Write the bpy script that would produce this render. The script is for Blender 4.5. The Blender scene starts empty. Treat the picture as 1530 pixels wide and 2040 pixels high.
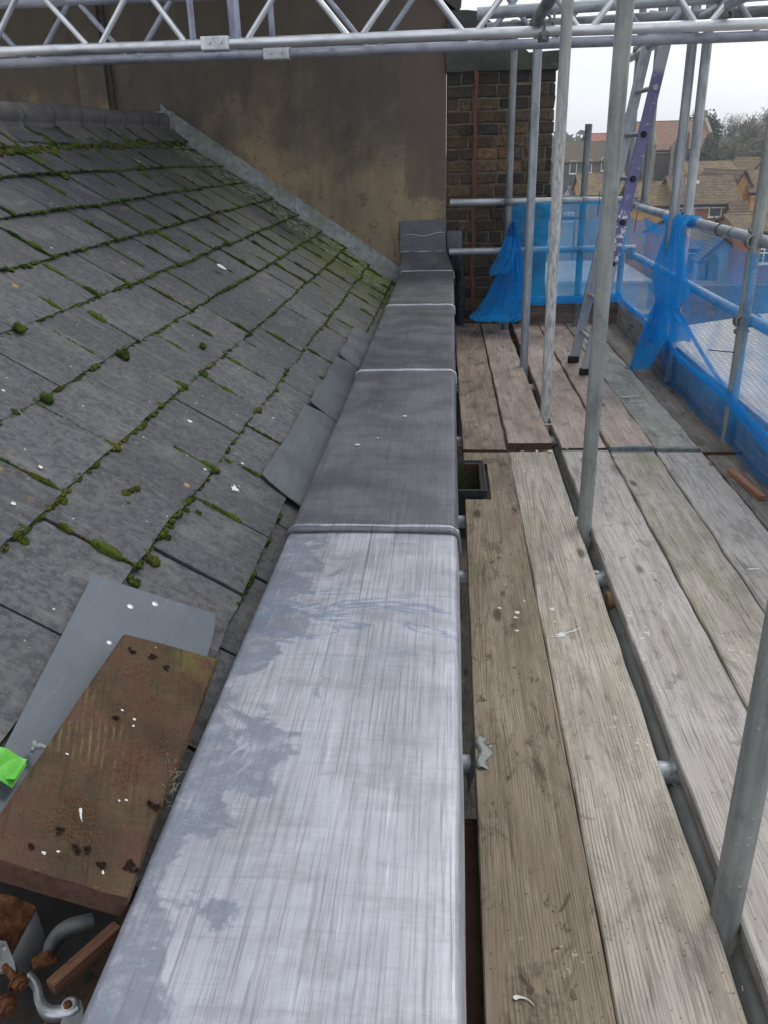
import bpy, bmesh, math, random
import numpy as np
from mathutils import Vector, Matrix, noise
R = math.radians
scene = bpy.context.scene
C = scene.collection

# ------------------------------------------------------------------ camera
F, CX, CY = 1640.0, 765.0, 1020.0
Yd = np.array([135, -710, F]); Yd = Yd / np.linalg.norm(Yd)
dn = np.array([100, 3800, F]); dn = dn - (dn @ Yd) * Yd; dn = dn / np.linalg.norm(dn)
Zd = -dn; Xd = np.cross(Yd, Zd)
MM = np.stack([Xd, Yd, Zd])
def ray(x, y): return MM @ np.array([x - CX, y - CY, F])
def onz(x, y, z): r = ray(x, y); return Vector(r * z / r[2])       # measured points: where the sight line meets a real plane
def ony(x, y, Y): r = ray(x, y); return Vector(r * Y / r[1])
def onx(x, y, X): r = ray(x, y); return Vector(r * X / r[0])
TH = R(34); TT = math.tan(TH); CT = math.cos(TH); ST = math.sin(TH)
RZ0 = -1.10
RN = Vector((ST, 0, CT))                                            # roof normal
def rp(s, y, h=0.0): return Vector((-.44 - s * CT, y, RZ0 + s * ST)) + RN * h
def onplane(x, y, p, n):
    r = Vector(ray(x, y)); return r * (p.dot(n) / r.dot(n))
def onr(x, y, h=0.0):
    n = np.array(RN); d = n @ np.array(rp(0, 0, h)); r = ray(x, y); return Vector(r * d / (n @ r))

cam = bpy.data.cameras.new('camera'); co = bpy.data.objects.new('camera', cam); C.objects.link(co)
cam.sensor_fit = 'VERTICAL'; cam.sensor_height = 36; cam.lens = F / 2040 * 36
cam.clip_start = .05; cam.clip_end = 3000
m = Matrix.Identity(4)
for i in range(3):
    m[i][0] = MM[i][0]; m[i][1] = -MM[i][1]; m[i][2] = -MM[i][2]
co.matrix_world = m
scene.camera = co

# ------------------------------------------------------------------ light
world = bpy.data.worlds.new('World'); scene.world = world; world.use_nodes = True
wt = world.node_tree; wt.nodes.clear()
sky = wt.nodes.new('ShaderNodeTexSky'); sky.sky_type = 'NISHITA'; sky.sun_disc = False
SUN_EL, SUN_AZ = 52, 40            # azimuth from +Y towards +X
sky.sun_elevation = R(SUN_EL); sky.sun_rotation = R(SUN_AZ); sky.dust_density = 3; sky.air_density = 1
bgn = wt.nodes.new('ShaderNodeBackground'); bgn.inputs[1].default_value = .12
mixn = wt.nodes.new('ShaderNodeMix'); mixn.data_type = 'RGBA'; mixn.inputs[0].default_value = .84
wt.links.new(sky.outputs[0], mixn.inputs[6])
tc = wt.nodes.new('ShaderNodeTexCoord'); nz = wt.nodes.new('ShaderNodeTexNoise'); nz.inputs['Scale'].default_value = 2.2
nz.inputs['Detail'].default_value = 4
mp = wt.nodes.new('ShaderNodeMapping'); mp.inputs['Scale'].default_value = (1, 1, 3)
wt.links.new(tc.outputs['Generated'], mp.inputs[0]); wt.links.new(mp.outputs[0], nz.inputs['Vector'])
rampn = wt.nodes.new('ShaderNodeValToRGB')
rampn.color_ramp.elements[0].position = .3; rampn.color_ramp.elements[0].color = (6.9, 7.3, 7.9, 1)
rampn.color_ramp.elements[1].position = .7; rampn.color_ramp.elements[1].color = (8.2, 8.45, 8.8, 1)
wt.links.new(nz.outputs[0], rampn.inputs[0]); wt.links.new(rampn.outputs[0], mixn.inputs[7])
wo = wt.nodes.new('ShaderNodeOutputWorld')
wt.links.new(mixn.outputs[2], bgn.inputs[0]); wt.links.new(bgn.outputs[0], wo.inputs[0])
sl = bpy.data.lights.new('sun', 'SUN'); sl.energy = .9; sl.angle = R(16); sl.color = (1, .95, .88)
so = bpy.data.objects.new('sun', sl); C.objects.link(so)
el, az = R(SUN_EL), R(SUN_AZ)
sdir = Vector((math.cos(el) * math.sin(az), math.cos(el) * math.cos(az), math.sin(el)))
so.rotation_euler = sdir.to_track_quat('Z', 'Y').to_euler()
scene.view_settings.view_transform = 'Standard'; scene.view_settings.look = 'None'
scene.view_settings.exposure = 0.30; scene.view_settings.gamma = 1
scene.cycles.transparent_max_bounces = 24
scene.cycles.max_bounces = 6

# ------------------------------------------------------------------ materials
class NT:
    def __init__(s, name):
        s.m = bpy.data.materials.new(name); s.m.use_nodes = True; s.t = s.m.node_tree; s.t.nodes.clear()
        s.out = s.n('ShaderNodeOutputMaterial'); s.tc = s.n('ShaderNodeTexCoord'); s._oi = None
    def n(s, k): return s.t.nodes.new(k)
    def put(s, sock, v):
        if isinstance(v, bpy.types.NodeSocket): s.t.links.new(v, sock)
        else:
            if isinstance(v, (tuple, list)) and len(v) == 3 and sock.type == 'RGBA': v = (*v, 1)
            sock.default_value = v
    @property
    def obj(s): return s.tc.outputs['Object']
    @property
    def rnd(s):
        if s._oi is None: s._oi = s.n('ShaderNodeObjectInfo')
        return s._oi.outputs['Random']
    def attr(s, name):
        a = s.n('ShaderNodeAttribute'); a.attribute_name = name; return a
    def map(s, v, scale=(1, 1, 1), loc=(0, 0, 0), rot=(0, 0, 0)):
        a = s.n('ShaderNodeMapping'); s.put(a.inputs[0], v); s.put(a.inputs['Location'], loc)
        a.inputs['Rotation'].default_value = rot; s.put(a.inputs['Scale'], scale); return a.outputs[0]
    def noise(s, v, scale=5, detail=4, rough=.55, dist=0, col=False):
        a = s.n('ShaderNodeTexNoise'); s.put(a.inputs['Vector'], v); s.put(a.inputs['Scale'], scale)
        a.inputs['Detail'].default_value = detail; a.inputs['Roughness'].default_value = rough; a.inputs['Distortion'].default_value = dist
        return a.outputs[1 if col else 0]
    def vor(s, v, scale=5, feat='F1', out='Distance', rnd=1.0):
        a = s.n('ShaderNodeTexVoronoi'); a.feature = feat; s.put(a.inputs['Vector'], v); s.put(a.inputs['Scale'], scale)
        a.inputs['Randomness'].default_value = rnd
        return a.outputs[out]
    def math(s, op, a, b=0.0, c=0.0, clamp=False):
        x = s.n('ShaderNodeMath'); x.operation = op; x.use_clamp = clamp
        s.put(x.inputs[0], a); s.put(x.inputs[1], b)
        if op in ('MULTIPLY_ADD', 'SMOOTH_MIN', 'SMOOTH_MAX'): s.put(x.inputs[2], c)
        return x.outputs[0]
    def rng(s, v, a, b, c=0.0, d=1.0, smooth=True):
        x = s.n('ShaderNodeMapRange'); x.interpolation_type = 'SMOOTHSTEP' if smooth else 'LINEAR'
        for i, q in enumerate((v, a, b, c, d)): s.put(x.inputs[i], q)
        return x.outputs[0]
    def ramp(s, f, stops):
        x = s.n('ShaderNodeValToRGB'); cr = x.color_ramp
        while len(cr.elements) < len(stops): cr.elements.new(.5)
        for e, (p, c) in zip(cr.elements, stops): e.position = p; e.color = (*c, 1) if len(c) == 3 else c
        s.put(x.inputs[0], f); return x.outputs[0]
    def mix(s, f, a, b, mode='MIX'):
        x = s.n('ShaderNodeMix'); x.data_type = 'RGBA'; x.blend_type = mode
        s.put(x.inputs[0], f); s.put(x.inputs[6], a); s.put(x.inputs[7], b); return x.outputs[2]
    def sep(s, v):
        x = s.n('ShaderNodeSeparateXYZ'); s.put(x.inputs[0], v); return x.outputs
    def com(s, x, y, z):
        a = s.n('ShaderNodeCombineXYZ'); s.put(a.inputs[0], x); s.put(a.inputs[1], y); s.put(a.inputs[2], z); return a.outputs[0]
    def vadd(s, a, b):
        x = s.n('ShaderNodeVectorMath'); x.operation = 'ADD'; s.put(x.inputs[0], a); s.put(x.inputs[1], b); return x.outputs[0]
    def bump(s, h, strength=.5, dist=.01, nrm=None):
        x = s.n('ShaderNodeBump'); s.put(x.inputs['Height'], h); x.inputs['Strength'].default_value = strength; x.inputs['Distance'].default_value = dist
        if nrm: s.put(x.inputs['Normal'], nrm)
        return x.outputs[0]
    def pbr(s, col, rough=.8, metal=0.0, normal=None, spec=None, alpha=None):
        b = s.n('ShaderNodeBsdfPrincipled'); s.put(b.inputs['Base Color'], col); s.put(b.inputs['Roughness'], rough); s.put(b.inputs['Metallic'], metal)
        if normal is not None: s.put(b.inputs['Normal'], normal)
        if spec is not None: s.put(b.inputs['Specular IOR Level'], spec)
        if alpha is not None: s.put(b.inputs['Alpha'], alpha)
        s.t.links.new(b.outputs[0], s.out.inputs[0]); s.b = b; return s.m

def wood(name, ca, cb, grain_dark=.55, stain=.5, stain_c=(.035, .027, .02), ringw=.0085, green=0.0, rough=.82, orange=.0, lay=1.0):
    """weathered board: local x across, y along, z thickness; cathedral rings, knots, stains, footmarks"""
    k = NT(name)
    off = k.math('MULTIPLY', k.rnd, 37.0)
    v = k.vadd(k.obj, k.com(0.0, off, off))
    x, y, z = k.sep(k.obj)
    warp = k.noise(k.map(v, (4, .55, 4)), 1.5, 2)
    w2 = k.math('MULTIPLY', k.math('SUBTRACT', warp, .5), .07)
    fine = k.noise(k.map(v, (9, 1.6, 9)), 4, 3)
    w3 = k.math('MULTIPLY', k.math('SUBTRACT', fine, .5), .007)
    x0 = k.math('MULTIPLY', k.math('SUBTRACT', k.rnd, .5), .12)
    dx = k.math('ADD', k.math('SUBTRACT', x, x0), w2)
    dz = k.math('MULTIPLY_ADD', k.math('ADD', y, k.math('MULTIPLY', k.rnd, 3.0)), .022 * lay, k.math('ADD', z, .01))
    rr = k.math('ADD', k.math('SQRT', k.math('ADD', k.math('MULTIPLY', dx, dx), k.math('MULTIPLY', dz, dz))), w3)
    g = k.math('MULTIPLY_ADD', k.math('SINE', k.math('MULTIPLY', rr, 6.2832 / ringw)), .5, .5)
    g = k.math('POWER', g, 2.2)
    fib = k.noise(k.map(v, (160, 5, 160)), 1, 5, .7)
    fib2 = k.noise(k.map(v, (45, 2.2, 45)), 1, 4, .6)
    big = k.noise(k.map(v, (5, 1.6, 5)), 1.4, 4, .6)
    base = k.mix(k.rng(big, .3, .7), ca, cb)
    base = k.mix(k.rng(fib2, .42, .68, 0, .45), base, k.mix(.5, ca, (.02, .015, .01)))
    gd = k.math('MULTIPLY', g, k.rng(k.noise(k.map(v, (9, 2.0, 9)), 2, 4, .7), .35, .65, .08, 1.0))
    base = k.mix(k.math('MULTIPLY', gd, grain_dark), base, k.mix(.75, ca, (.03, .02, .013)))
    base = k.mix(k.rng(fib, .46, .72, 0, .6), base, k.mix(.7, ca, (.02, .016, .012)))
    base = k.mix(k.rng(k.noise(k.map(v, (210, 9, 210), (3, 3, 3)), 1, 3, .6), .55, .8, 0, .4), base, k.mix(.5, cb, (.75, .70, .62)))
    # knots
    kn = k.vor(k.map(v, (9, 3.2, 1)), 1, 'F1')
    kmask = k.rng(kn, .07, .20, 1, 0)
    ksel = k.rng(k.vor(k.map(v, (9, 3.2, 1)), 1, 'F1', 'Color'), .50, .54)
    base = k.mix(k.math('MULTIPLY', kmask, k.math('MULTIPLY', ksel, .75)), base, (.04, .026, .017))
    st = k.noise(k.map(v, (4.5, 2.4, 4.5)), 2.1, 8, .74, .5)
    base = k.mix(k.rng(st, .51, .66, 0, stain * .8), base, stain_c)
    st2 = k.noise(k.map(v, (8, 5, 8), (2, 7, 1)), 2.4, 6, .7, .8)
    base = k.mix(k.rng(st2, .60, .66, 0, stain * .8), base, stain_c)
    ck = k.math('ABSOLUTE', k.math('SUBTRACT', k.noise(k.map(v, (26, .7, 26), (9, 4, 1)), 1, 3, .5), .5)); cks = k.rng(k.noise(k.map(v, (6, 1.2, 6), (4, 4, 4)), 1.5, 2), .52, .58)
    base = k.mix(k.math('MULTIPLY', k.rng(ck, .002, .008, 1, 0), k.math('MULTIPLY', cks, .55)), base, (.03, .022, .016))
    ms = k.noise(k.map(v, (1, 1, 1), (6, 1, 7)), 38, 4, .7); mq = k.noise(k.map(v, (1, 1, 1), (1, 9, 7)), 3.1, 2)
    base = k.mix(k.math('MULTIPLY', k.rng(ms, .60, .63), k.rng(mq, .60, .66, 0, .75)), base, (.66, .64, .60))
    if green:
        gr = k.noise(k.map(v, (5, 1.4, 5), (3, 1, 2)), 1.7, 5, .6)
        base = k.mix(k.rng(gr, .48, .72, 0, green), base, (.19, .20, .10))
    if orange:
        o2 = k.noise(k.map(v, (14, 6, 14), (7, 3, 1)), 1.3, 4, .6)
        base = k.mix(k.rng(o2, .66, .76, 0, orange), base, (.50, .25, .11))
    sp = k.vor(v, 70, 'F1'); ssel = k.rng(k.vor(v, 70, 'F1', 'Color'), .62, .66)
    base = k.mix(k.math('MULTIPLY', k.rng(sp, .1, .2, 1, 0), k.math('MULTIPLY', ssel, .7)), base, (.035, .028, .02))
    sp2 = k.vor(k.map(v, (1, .6, 1), (4, 4, 4)), 26, 'F1'); s2 = k.rng(k.vor(k.map(v, (1, .6, 1), (4, 4, 4)), 26, 'F1', 'Color'), .9, .93)
    base = k.mix(k.math('MULTIPLY', k.rng(sp2, .07, .13, 1, 0), s2), base, (.62, .6, .55))
    h = k.math('ADD', k.math('MULTIPLY', gd, -.6), k.math('MULTIPLY', fib, .8))
    k.pbr(base, k.rng(st, .4, .7, rough, rough - .18), 0, k.bump(h, .4, .0025), .25)
    return k.m

M = {}
M['b_brown'] = wood('wood_brown', (.245, .195, .14), (.36, .295, .22), .5, .95, (.05, .036, .024), .0068, .25)
M['b_pale'] = wood('wood_pale', (.42, .365, .30), (.54, .49, .42), .65, .5, (.10, .085, .07), .0085, .35, orange=.5)
M['b_grey'] = wood('wood_grey', (.42, .385, .35), (.53, .495, .465), .35, .55, (.10, .09, .08), .0065, .15, orange=.35)
M['b_green'] = wood('wood_greenish', (.38, .34, .28), (.49, .45, .385), .5, .55, (.09, .085, .07), .0075, .5, orange=.25)
M['b_far'] = wood('wood_far', (.27, .20, .15), (.40, .315, .25), .5, .8, (.045, .034, .027), .0075, .1, rough=.62)
M['b_farpink'] = wood('wood_far_pink', (.36, .275, .22), (.50, .41, .35), .5, .6, (.075, .058, .047), .0075, .1, rough=.62, orange=.2)
M['b_fargrey'] = wood('wood_far_grey', (.32, .31, .26), (.46, .455, .41), .4, .75, (.07, .068, .055), .0075, .4, rough=.62)
M['b_dark'] = wood('wood_dark', (.17, .145, .125), (.27, .24, .215), .4, .8, (.04, .034, .03), .0075, .2)
M['toe'] = wood('wood_toeboard', (.20, .14, .11), (.30, .22, .17), .4, .7, (.04, .03, .025), .01, .1)
M['toe_pale'] = wood('wood_toeboard_pale', (.42, .39, .37), (.54, .50, .47), .4, .7, (.07, .055, .05), .01, .1)
M['offcut'] = wood('wood_fresh_offcut', (.34, .16, .09), (.46, .26, .16), .4, .2, (.12, .05, .03), .004)
M['redwood'] = wood('wood_red_offcut', (.26, .11, .06), (.36, .20, .13), .4, .3, (.1, .04, .02), .004)

def m_plank():
    k = NT('wood_mossy_plank'); v = k.obj
    x, y, z = k.sep(v)
    warp = k.noise(k.map(v, (5, 1.2, 5)), 1.6, 3)
    xx = k.math('ADD', x, k.math('MULTIPLY', warp, .05))
    g = k.math('MULTIPLY_ADD', k.math('SINE', k.math('MULTIPLY', xx, 6.2832 / .0125)), .5, .5)
    fib = k.noise(k.map(v, (130, 5, 130)), 1, 5, .7)
    big = k.noise(v, 7, 5, .6, .5)
    base = k.mix(k.rng(big, .35, .7), (.075, .052, .034), (.135, .098, .055))
    band = k.math('MULTIPLY', k.rng(k.noise(k.map(v, (6, 4, 6), (2, 3, 0)), 1.6, 3), .45, .58), k.math('MULTIPLY', k.rng(x, .02, -.04), k.rng(k.math('ABSOLUTE', y), .04, .20, 1, 0)))
    band = k.math('MULTIPLY', band, k.rng(k.noise(k.map(v, (60, 9, 60)), 1, 4, .7), .38, .62))
    base = k.mix(k.math('MULTIPLY', k.math('POWER', g, 2.0), k.math('MULTIPLY', band, .75)), base, (.34, .27, .12))
    red = k.noise(v, 9, 5, .65, .3)
    base = k.mix(k.rng(red, .42, .62, 0, .8), base, (.12, .062, .046))
    gl = k.math('MULTIPLY', k.rng(x, .06, .10), k.rng(y, .15, .28)); base = k.mix(k.math('MULTIPLY', gl, k.rng(k.noise(v, 20, 4), .35, .6, 0, .7)), base, (.15, .14, .04))
    base = k.mix(k.rng(fib, .5, .75, 0, .6), base, (.03, .02, .012))
    fr = k.noise(v, 160, 4, .7); cl = k.noise(v, 11, 4, .6)
    base = k.mix(k.math('MULTIPLY', k.rng(fr, .56, .63), k.rng(cl, .47, .6)), base, (.20, .085, .05))
    h = k.math('ADD', k.math('MULTIPLY', k.math('MULTIPLY', g, band), .6), k.math('ADD', fib, k.math('MULTIPLY', fr, .7)))
    return k.pbr(base, .88, 0, k.bump(k.math('ADD', h, k.math('MULTIPLY', k.noise(v, 28, 6, .75), 2.5)), 1.0, .005), .2)
M['plank'] = m_plank()

def m_galv(name='galvanised', a=(.27, .30, .33), b=(.42, .45, .48), rough=.42, metal=.75, white=0.0, grime=.35, streak=60, rust=0.0):
    k = NT(name); off = k.math('MULTIPLY', k.rnd, 19.0); v = k.vadd(k.obj, k.com(off, off, off))
    st = k.noise(k.map(v, (streak, streak, 2.2)), 1, 4, .65)
    bg = k.noise(k.map(v, (6, 6, 2.5)), 1.6, 5, .6)
    c = k.mix(k.rng(bg, .35, .65), a, b); c = k.mix(k.rng(st, .35, .7, 0, .5), c, tuple(q * 1.35 for q in b))
    gm = k.noise(k.map(v, (10, 10, 5), (3, 2, 5)), 1.5, 6, .7)
    c = k.mix(k.rng(gm, .5, .72, 0, grime), c, (.10, .11, .105))
    me = metal; ro = k.rng(gm, .35, .7, rough, min(1, rough + .25))
    if white:
        wn = k.noise(k.map(v, (70, 70, 14)), 1, 5, .75)
        wm = k.math('MULTIPLY', k.rng(wn, .44, .54, 0, white), k.rng(k.sep(k.obj)[2], 4.05, 4.6, 1, .12)); c = k.mix(wm, c, (.60, .595, .57)); me = k.math('MULTIPLY', k.math('SUBTRACT', 1.0, wm), metal); ro = .7
    if rust:
        rn = k.noise(v, 14, 5, .65); rm = k.rng(rn, .62, .72, 0, rust); c = k.mix(rm, c, (.20, .08, .035)); me = k.math('MULTIPLY', k.math('SUBTRACT', 1.0, rm), metal)
    spk = k.vor(v, 55); sps = k.rng(k.sep(k.vor(v, 55, 'F1', 'Color'))[0], .90, .91); c = k.mix(k.math('MULTIPLY', k.rng(spk, .12, .2, 1, 0), k.math('MULTIPLY', sps, .7)), c, (.55, .55, .52))
    scr = k.noise(k.map(v, (25, 25, 160)), 1, 3, .8); c = k.mix(k.rng(scr, .68, .72, 0, .5), c, tuple(q * .45 for q in a))
    rs2 = k.noise(v, 9, 6, .75); c = k.mix(k.rng(rs2, .67, .72, 0, .6), c, (.17, .095, .055))
    fine = k.noise(v, 220, 3, .6)
    return k.pbr(c, ro, me, k.bump(k.math('ADD', fine, k.math('MULTIPLY', gm, 2.0)), .25, .002))
M['galv'] = m_galv(metal=.55)
M['galv_dark'] = m_galv('galvanised_dark', (.14, .155, .165), (.24, .26, .27), .55, .4, grime=.6)
M['galv_white'] = m_galv('galvanised_peeling_white', (.27, .28, .28), (.40, .41, .40), .6, .35, white=.9)
M['galv_green'] = m_galv('galvanised_green_grime', (.20, .215, .21), (.32, .335, .325), .65, .35, grime=.6)
M['alu'] = m_galv('aluminium_beam', (.50, .52, .55), (.68, .70, .73), .34, .85, grime=.18, streak=30)
M['alu_blue'] = m_galv('aluminium_blue_paint', (.17, .18, .28), (.34, .36, .44), .5, .35, grime=.4)
M['alu_back'] = m_galv('aluminium_dull', (.24, .26, .33), (.38, .40, .46), .5, .5, grime=.5)
M['coupler'] = m_galv('coupler_steel', (.14, .14, .14), (.28, .29, .29), .6, .4, grime=.5, rust=.6, streak=20)
M['zinc'] = m_galv('bright_zinc_casting', (.40, .42, .44), (.58, .60, .62), .34, .75, grime=.3, streak=10)
M['steelplate'] = m_galv('grey_plate', (.17, .175, .18), (.25, .255, .26), .55, .35, grime=.5, streak=10)
def m_rust():
    k = NT('rust'); v = k.obj; a = k.noise(v, 60, 6, .7); b = k.noise(v, 18, 4)
    c = k.ramp(a, [(.3, (.05, .022, .014)), (.5, (.16, .065, .03)), (.7, (.32, .15, .06))]); c = k.mix(k.rng(b, .5, .7, 0, .5), c, (.10, .05, .035))
    return k.pbr(c, .9, .1, k.bump(a, .9, .003), .3)
M['rust'] = m_rust()

def m_lead(name, a, b, rough, metal, streaks, patina=0.0):
    k = NT(name); v = k.obj
    x, y, z = k.sep(v)
    lng = k.noise(k.map(v, (230, 4.0, 20), rot=(0, 0, R(4))), 1, 6, .75)     # brush marks along the wall
    crs = k.noise(k.map(v, (3, 110, 20), (1, 2, 0)), 1, 5, .72)               # and across
    bg = k.noise(v, 4.5, 5, .6, .4)
    c = k.mix(k.rng(bg, .3, .7), a, b)
    s1 = k.rng(lng, .42, .72); s2 = k.rng(crs, .5, .78)
    c = k.mix(k.math('MULTIPLY', s1, streaks[0]), c, tuple(q * .42 for q in a))
    c = k.mix(k.math('MULTIPLY', s2, streaks[1]), c, tuple(q * .45 for q in a))
    s3 = k.rng(k.noise(k.map(v, (95, 3.5, 20), (5, 9, 0), rot=(0, 0, R(2))), 1, 4, .7), .58, .75)
    c = k.mix(k.math('MULTIPLY', s3, .45), c, tuple(min(1, q * 1.5) for q in b))
    # few long scratches
    sc = k.noise(k.map(v, (90, .9, 1), (3, 1, 0), rot=(0, 0, R(-3))), 1, 3, .6); c = k.mix(k.rng(sc, .66, .70, 0, .55), c, tuple(q * .35 for q in a))
    ro = k.rng(bg, .3, .7, rough - .06, rough + .12)
    me = metal
    if patina:
        pn = k.noise(k.map(v, (1.0, 1.0, 1)), 7.0, 5, .62, .6)
        lim = k.rng(x, -.42, -.17, -.04, .34, False)
        pv = k.math('SUBTRACT', pn, lim)
        pm = k.math('MULTIPLY', k.rng(pv, .40, .46), k.rng(k.noise(v, 26, 5, .7), .3, .55, .45, 1.0))
        blu = k.mix(k.noise(v, 6), (.13, .155, .20), (.20, .215, .26))
        c = k.mix(k.math('MULTIPLY', pm, .78 * patina), c, blu)
        ed = k.math('ABSOLUTE', k.math('SUBTRACT', k.noise(k.map(v, (1, 1, 1), (2, 2, 2)), 9.0, 6, .65, .7), .5))
        line = k.math('MULTIPLY', k.rng(ed, .0, .009, 1, 0), pm)
        c = k.mix(k.math('MULTIPLY', line, .40), c, (.34, .48, .55))
        # watery tide marks across
        tm = k.noise(k.map(v, (2.6, 10, 1), (8, 3, 0), rot=(0, 0, R(18))), 1.3, 4, .55, 1.2)
        tb = k.math('MULTIPLY', k.rng(k.math('ABSOLUTE', k.math('SUBTRACT', tm, .5)), 0, .045, 1, 0), k.rng(k.math('ABSOLUTE', k.math('SUBTRACT', y, 1.55)), .06, .20, 1, 0))
        c = k.mix(k.rng(k.noise(k.map(v, (2.5, 6, 1), (1, 1, 5)), 2, 5, .7), .48, .66, 0, .35), c, tuple(q * .55 for q in a))
        c = k.mix(k.math('MULTIPLY', tb, .75), c, (.17, .21, .30))
    dn2 = k.noise(v, 22, 3, .5); dt = k.rng(k.vor(v, 13), .0, .12, 0, 1)
    dsl = k.rng(k.sep(k.vor(v, 13, 'F1', 'Color'))[0], .8, .82, 0, 1); dts = k.math('MULTIPLY', k.math('SUBTRACT', 1.0, dt), dsl)
    h = k.math('ADD', k.math('MULTIPLY', lng, .5), k.math('ADD', k.math('MULTIPLY', bg, 2.0), k.math('SUBTRACT', k.math('MULTIPLY', dn2, 1.6), k.math('MULTIPLY', dts, .7))))
    sc2 = k.math('ABSOLUTE', k.math('SUBTRACT', k.noise(k.map(v, (3, 9, 1), (2, 6, 0), rot=(0, 0, R(35))), 3, 2), .5)); scm = k.rng(k.noise(v, 5, 2), .55, .62)
    c = k.mix(k.math('MULTIPLY', k.rng(sc2, .0, .006, 1, 0), k.math('MULTIPLY', scm, .22)), c, tuple(min(1, q * 1.5) for q in b))
    return k.pbr(c, ro, me, k.bump(h, .16, .005))
M['lead_new'] = m_lead('lead_bright', (.36, .37, .415), (.49, .50, .555), .44, .45, (.75, .3), 1.0)
M['lead_mid'] = m_lead('lead_grey', (.105, .108, .125), (.155, .16, .182), .46, .35, (.55, .75))
M['lead_old'] = m_lead('lead_dark', (.11, .115, .125), (.165, .17, .185), .52, .35, (.4, .4))
M['lead_edge'] = m_lead('lead_welt', (.36, .37, .40), (.58, .59, .63), .36, .5, (.2, .2))
M['lead_sheet'] = m_lead('lead_flat_sheet', (.085, .10, .12), (.125, .145, .17), .6, .15, (.15, .15))
M['lead_flash'] = m_lead('lead_gutter_flashing', (.060, .072, .084), (.10, .118, .134), .5, .25, (.5, .35))
def m_leadgreen():
    k = NT('lead_weathered_abutment'); v = k.obj
    a = k.noise(k.map(v, (9, 9, 9)), 2, 6, .65); s = k.noise(k.map(v, (22, 22, 3)), 1, 4, .6)
    c = k.mix(k.rng(a, .35, .65), (.21, .235, .235), (.34, .365, .36)); c = k.mix(k.rng(s, .5, .7, 0, .6), c, (.12, .14, .14))
    c = k.mix(k.rng(k.noise(v, 3.3, 4), .5, .68, 0, .6), c, (.17, .21, .14))
    return k.pbr(c, .7, .15, k.bump(a, .4, .01))
M['lead_abut'] = m_leadgreen()

def m_slate():
    k = NT('slate'); v = k.obj
    at = k.attr('tint').outputs['Fac']
    x, y, z = k.sep(v)
    big = k.noise(v, 6, 6, .65, .3); mo = k.noise(v, 45, 5, .72); mo2 = k.noise(v, 120, 4, .7)
    c = k.mix(at, (.047, .049, .056), (.104, .105, .114))
    c = k.mix(k.rng(mo, .45, .60, 0, .7), c, (.036, .037, .043))
    stn_ = k.noise(k.map(v, (2.5, 12, 2.5)), 2.2, 5, .65)
    c = k.mix(k.rng(stn_, .5, .7, 0, .38), c, (.18, .175, .172))
    c = k.mix(k.rng(k.noise(v, 3.4, 5, .6), .52, .7, 0, .55), c, (.045, .047, .052))
    c = k.mix(k.rng(big, .5, .72, 0, .5), c, (.16, .155, .15))
    c = k.mix(k.rng(mo2, .56, .68, 0, .4), c, (.21, .205, .205))
    gn = k.noise(v, 2.2, 4, .6)
    gz = k.math('MULTIPLY', k.rng(y, 4.6, 7.2, 0, 1), k.rng(gn, .35, .6))
    c = k.mix(k.math('MULTIPLY', gz, .55), c, (.095, .105, .045))
    # bright green algae close under the far wall, low on the slope
    al = k.math('MULTIPLY', k.rng(y, 5.9, 7.3), k.rng(x, -1.35, -.75))
    c = k.mix(k.math('MULTIPLY', al, k.rng(gn, .3, .55, 0, .8)), c, (.19, .21, .035))
    # white lichen spots
    for sc, lo, hi, sel, off, col in ((15, .06, .085, .86, (0, 0, 0), (.60, .61, .60)), (34, .08, .12, .9, (3, 1, 2), (.50, .5, .5)), (7, .05, .07, .93, (5, 5, 5), (.66, .66, .64)), (8, .07, .11, .965, (9, 2, 5), (.34, .22, .07))):
        vv = k.map(v, (1, 1, 1), off)
        d = k.vor(vv, sc); dd = k.math('ADD', d, k.math('MULTIPLY', k.math('SUBTRACT', mo, .5), .12))
        se = k.rng(k.sep(k.vor(vv, sc, 'F1', 'Color'))[0], sel, sel + .01)
        c = k.mix(k.math('MULTIPLY', k.rng(dd, lo, hi, 1, 0), k.math('MULTIPLY', se, .9)), c, col)
    # orange lichen
    on = k.noise(k.map(v, (1, 1, 1), (8, 8, 1)), 13, 6, .75); os = k.noise(k.map(v, (1, 1, 1), (2, 8, 1)), 2.1, 2)
    c = k.mix(k.math('MULTIPLY', k.rng(on, .56, .60), k.rng(os, .64, .70, 0, .6)), c, (.27, .175, .075))
    # pale green lichen crust near the abutment
    pg = k.noise(v, 24, 6, .7)
    band = k.rng(k.math('ADD', y, k.math('MULTIPLY', k.noise(v, 3), .6)), 7.1, 7.35)
    c = k.mix(k.math('MULTIPLY', k.math('MULTIPLY', k.rng(pg, .52, .56), band), .85), c, (.42, .47, .36))
    # scratches
    sc = k.noise(k.map(v, (14, 50, 14), rot=(0, 0, .5)), 1, 4, .8)
    c = k.mix(k.math('MULTIPLY', k.rng(sc, .66, .72), .35), c, (.26, .24, .21))
    h = k.math('ADD', k.math('MULTIPLY', mo, .7), k.math('ADD', mo2, k.math('MULTIPLY', big, 2.0)))
    return k.pbr(c, k.rng(mo, .3, .7, .5, .75), 0, k.bump(h, .5, .004), .4)
M['slate'] = m_slate()
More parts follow.
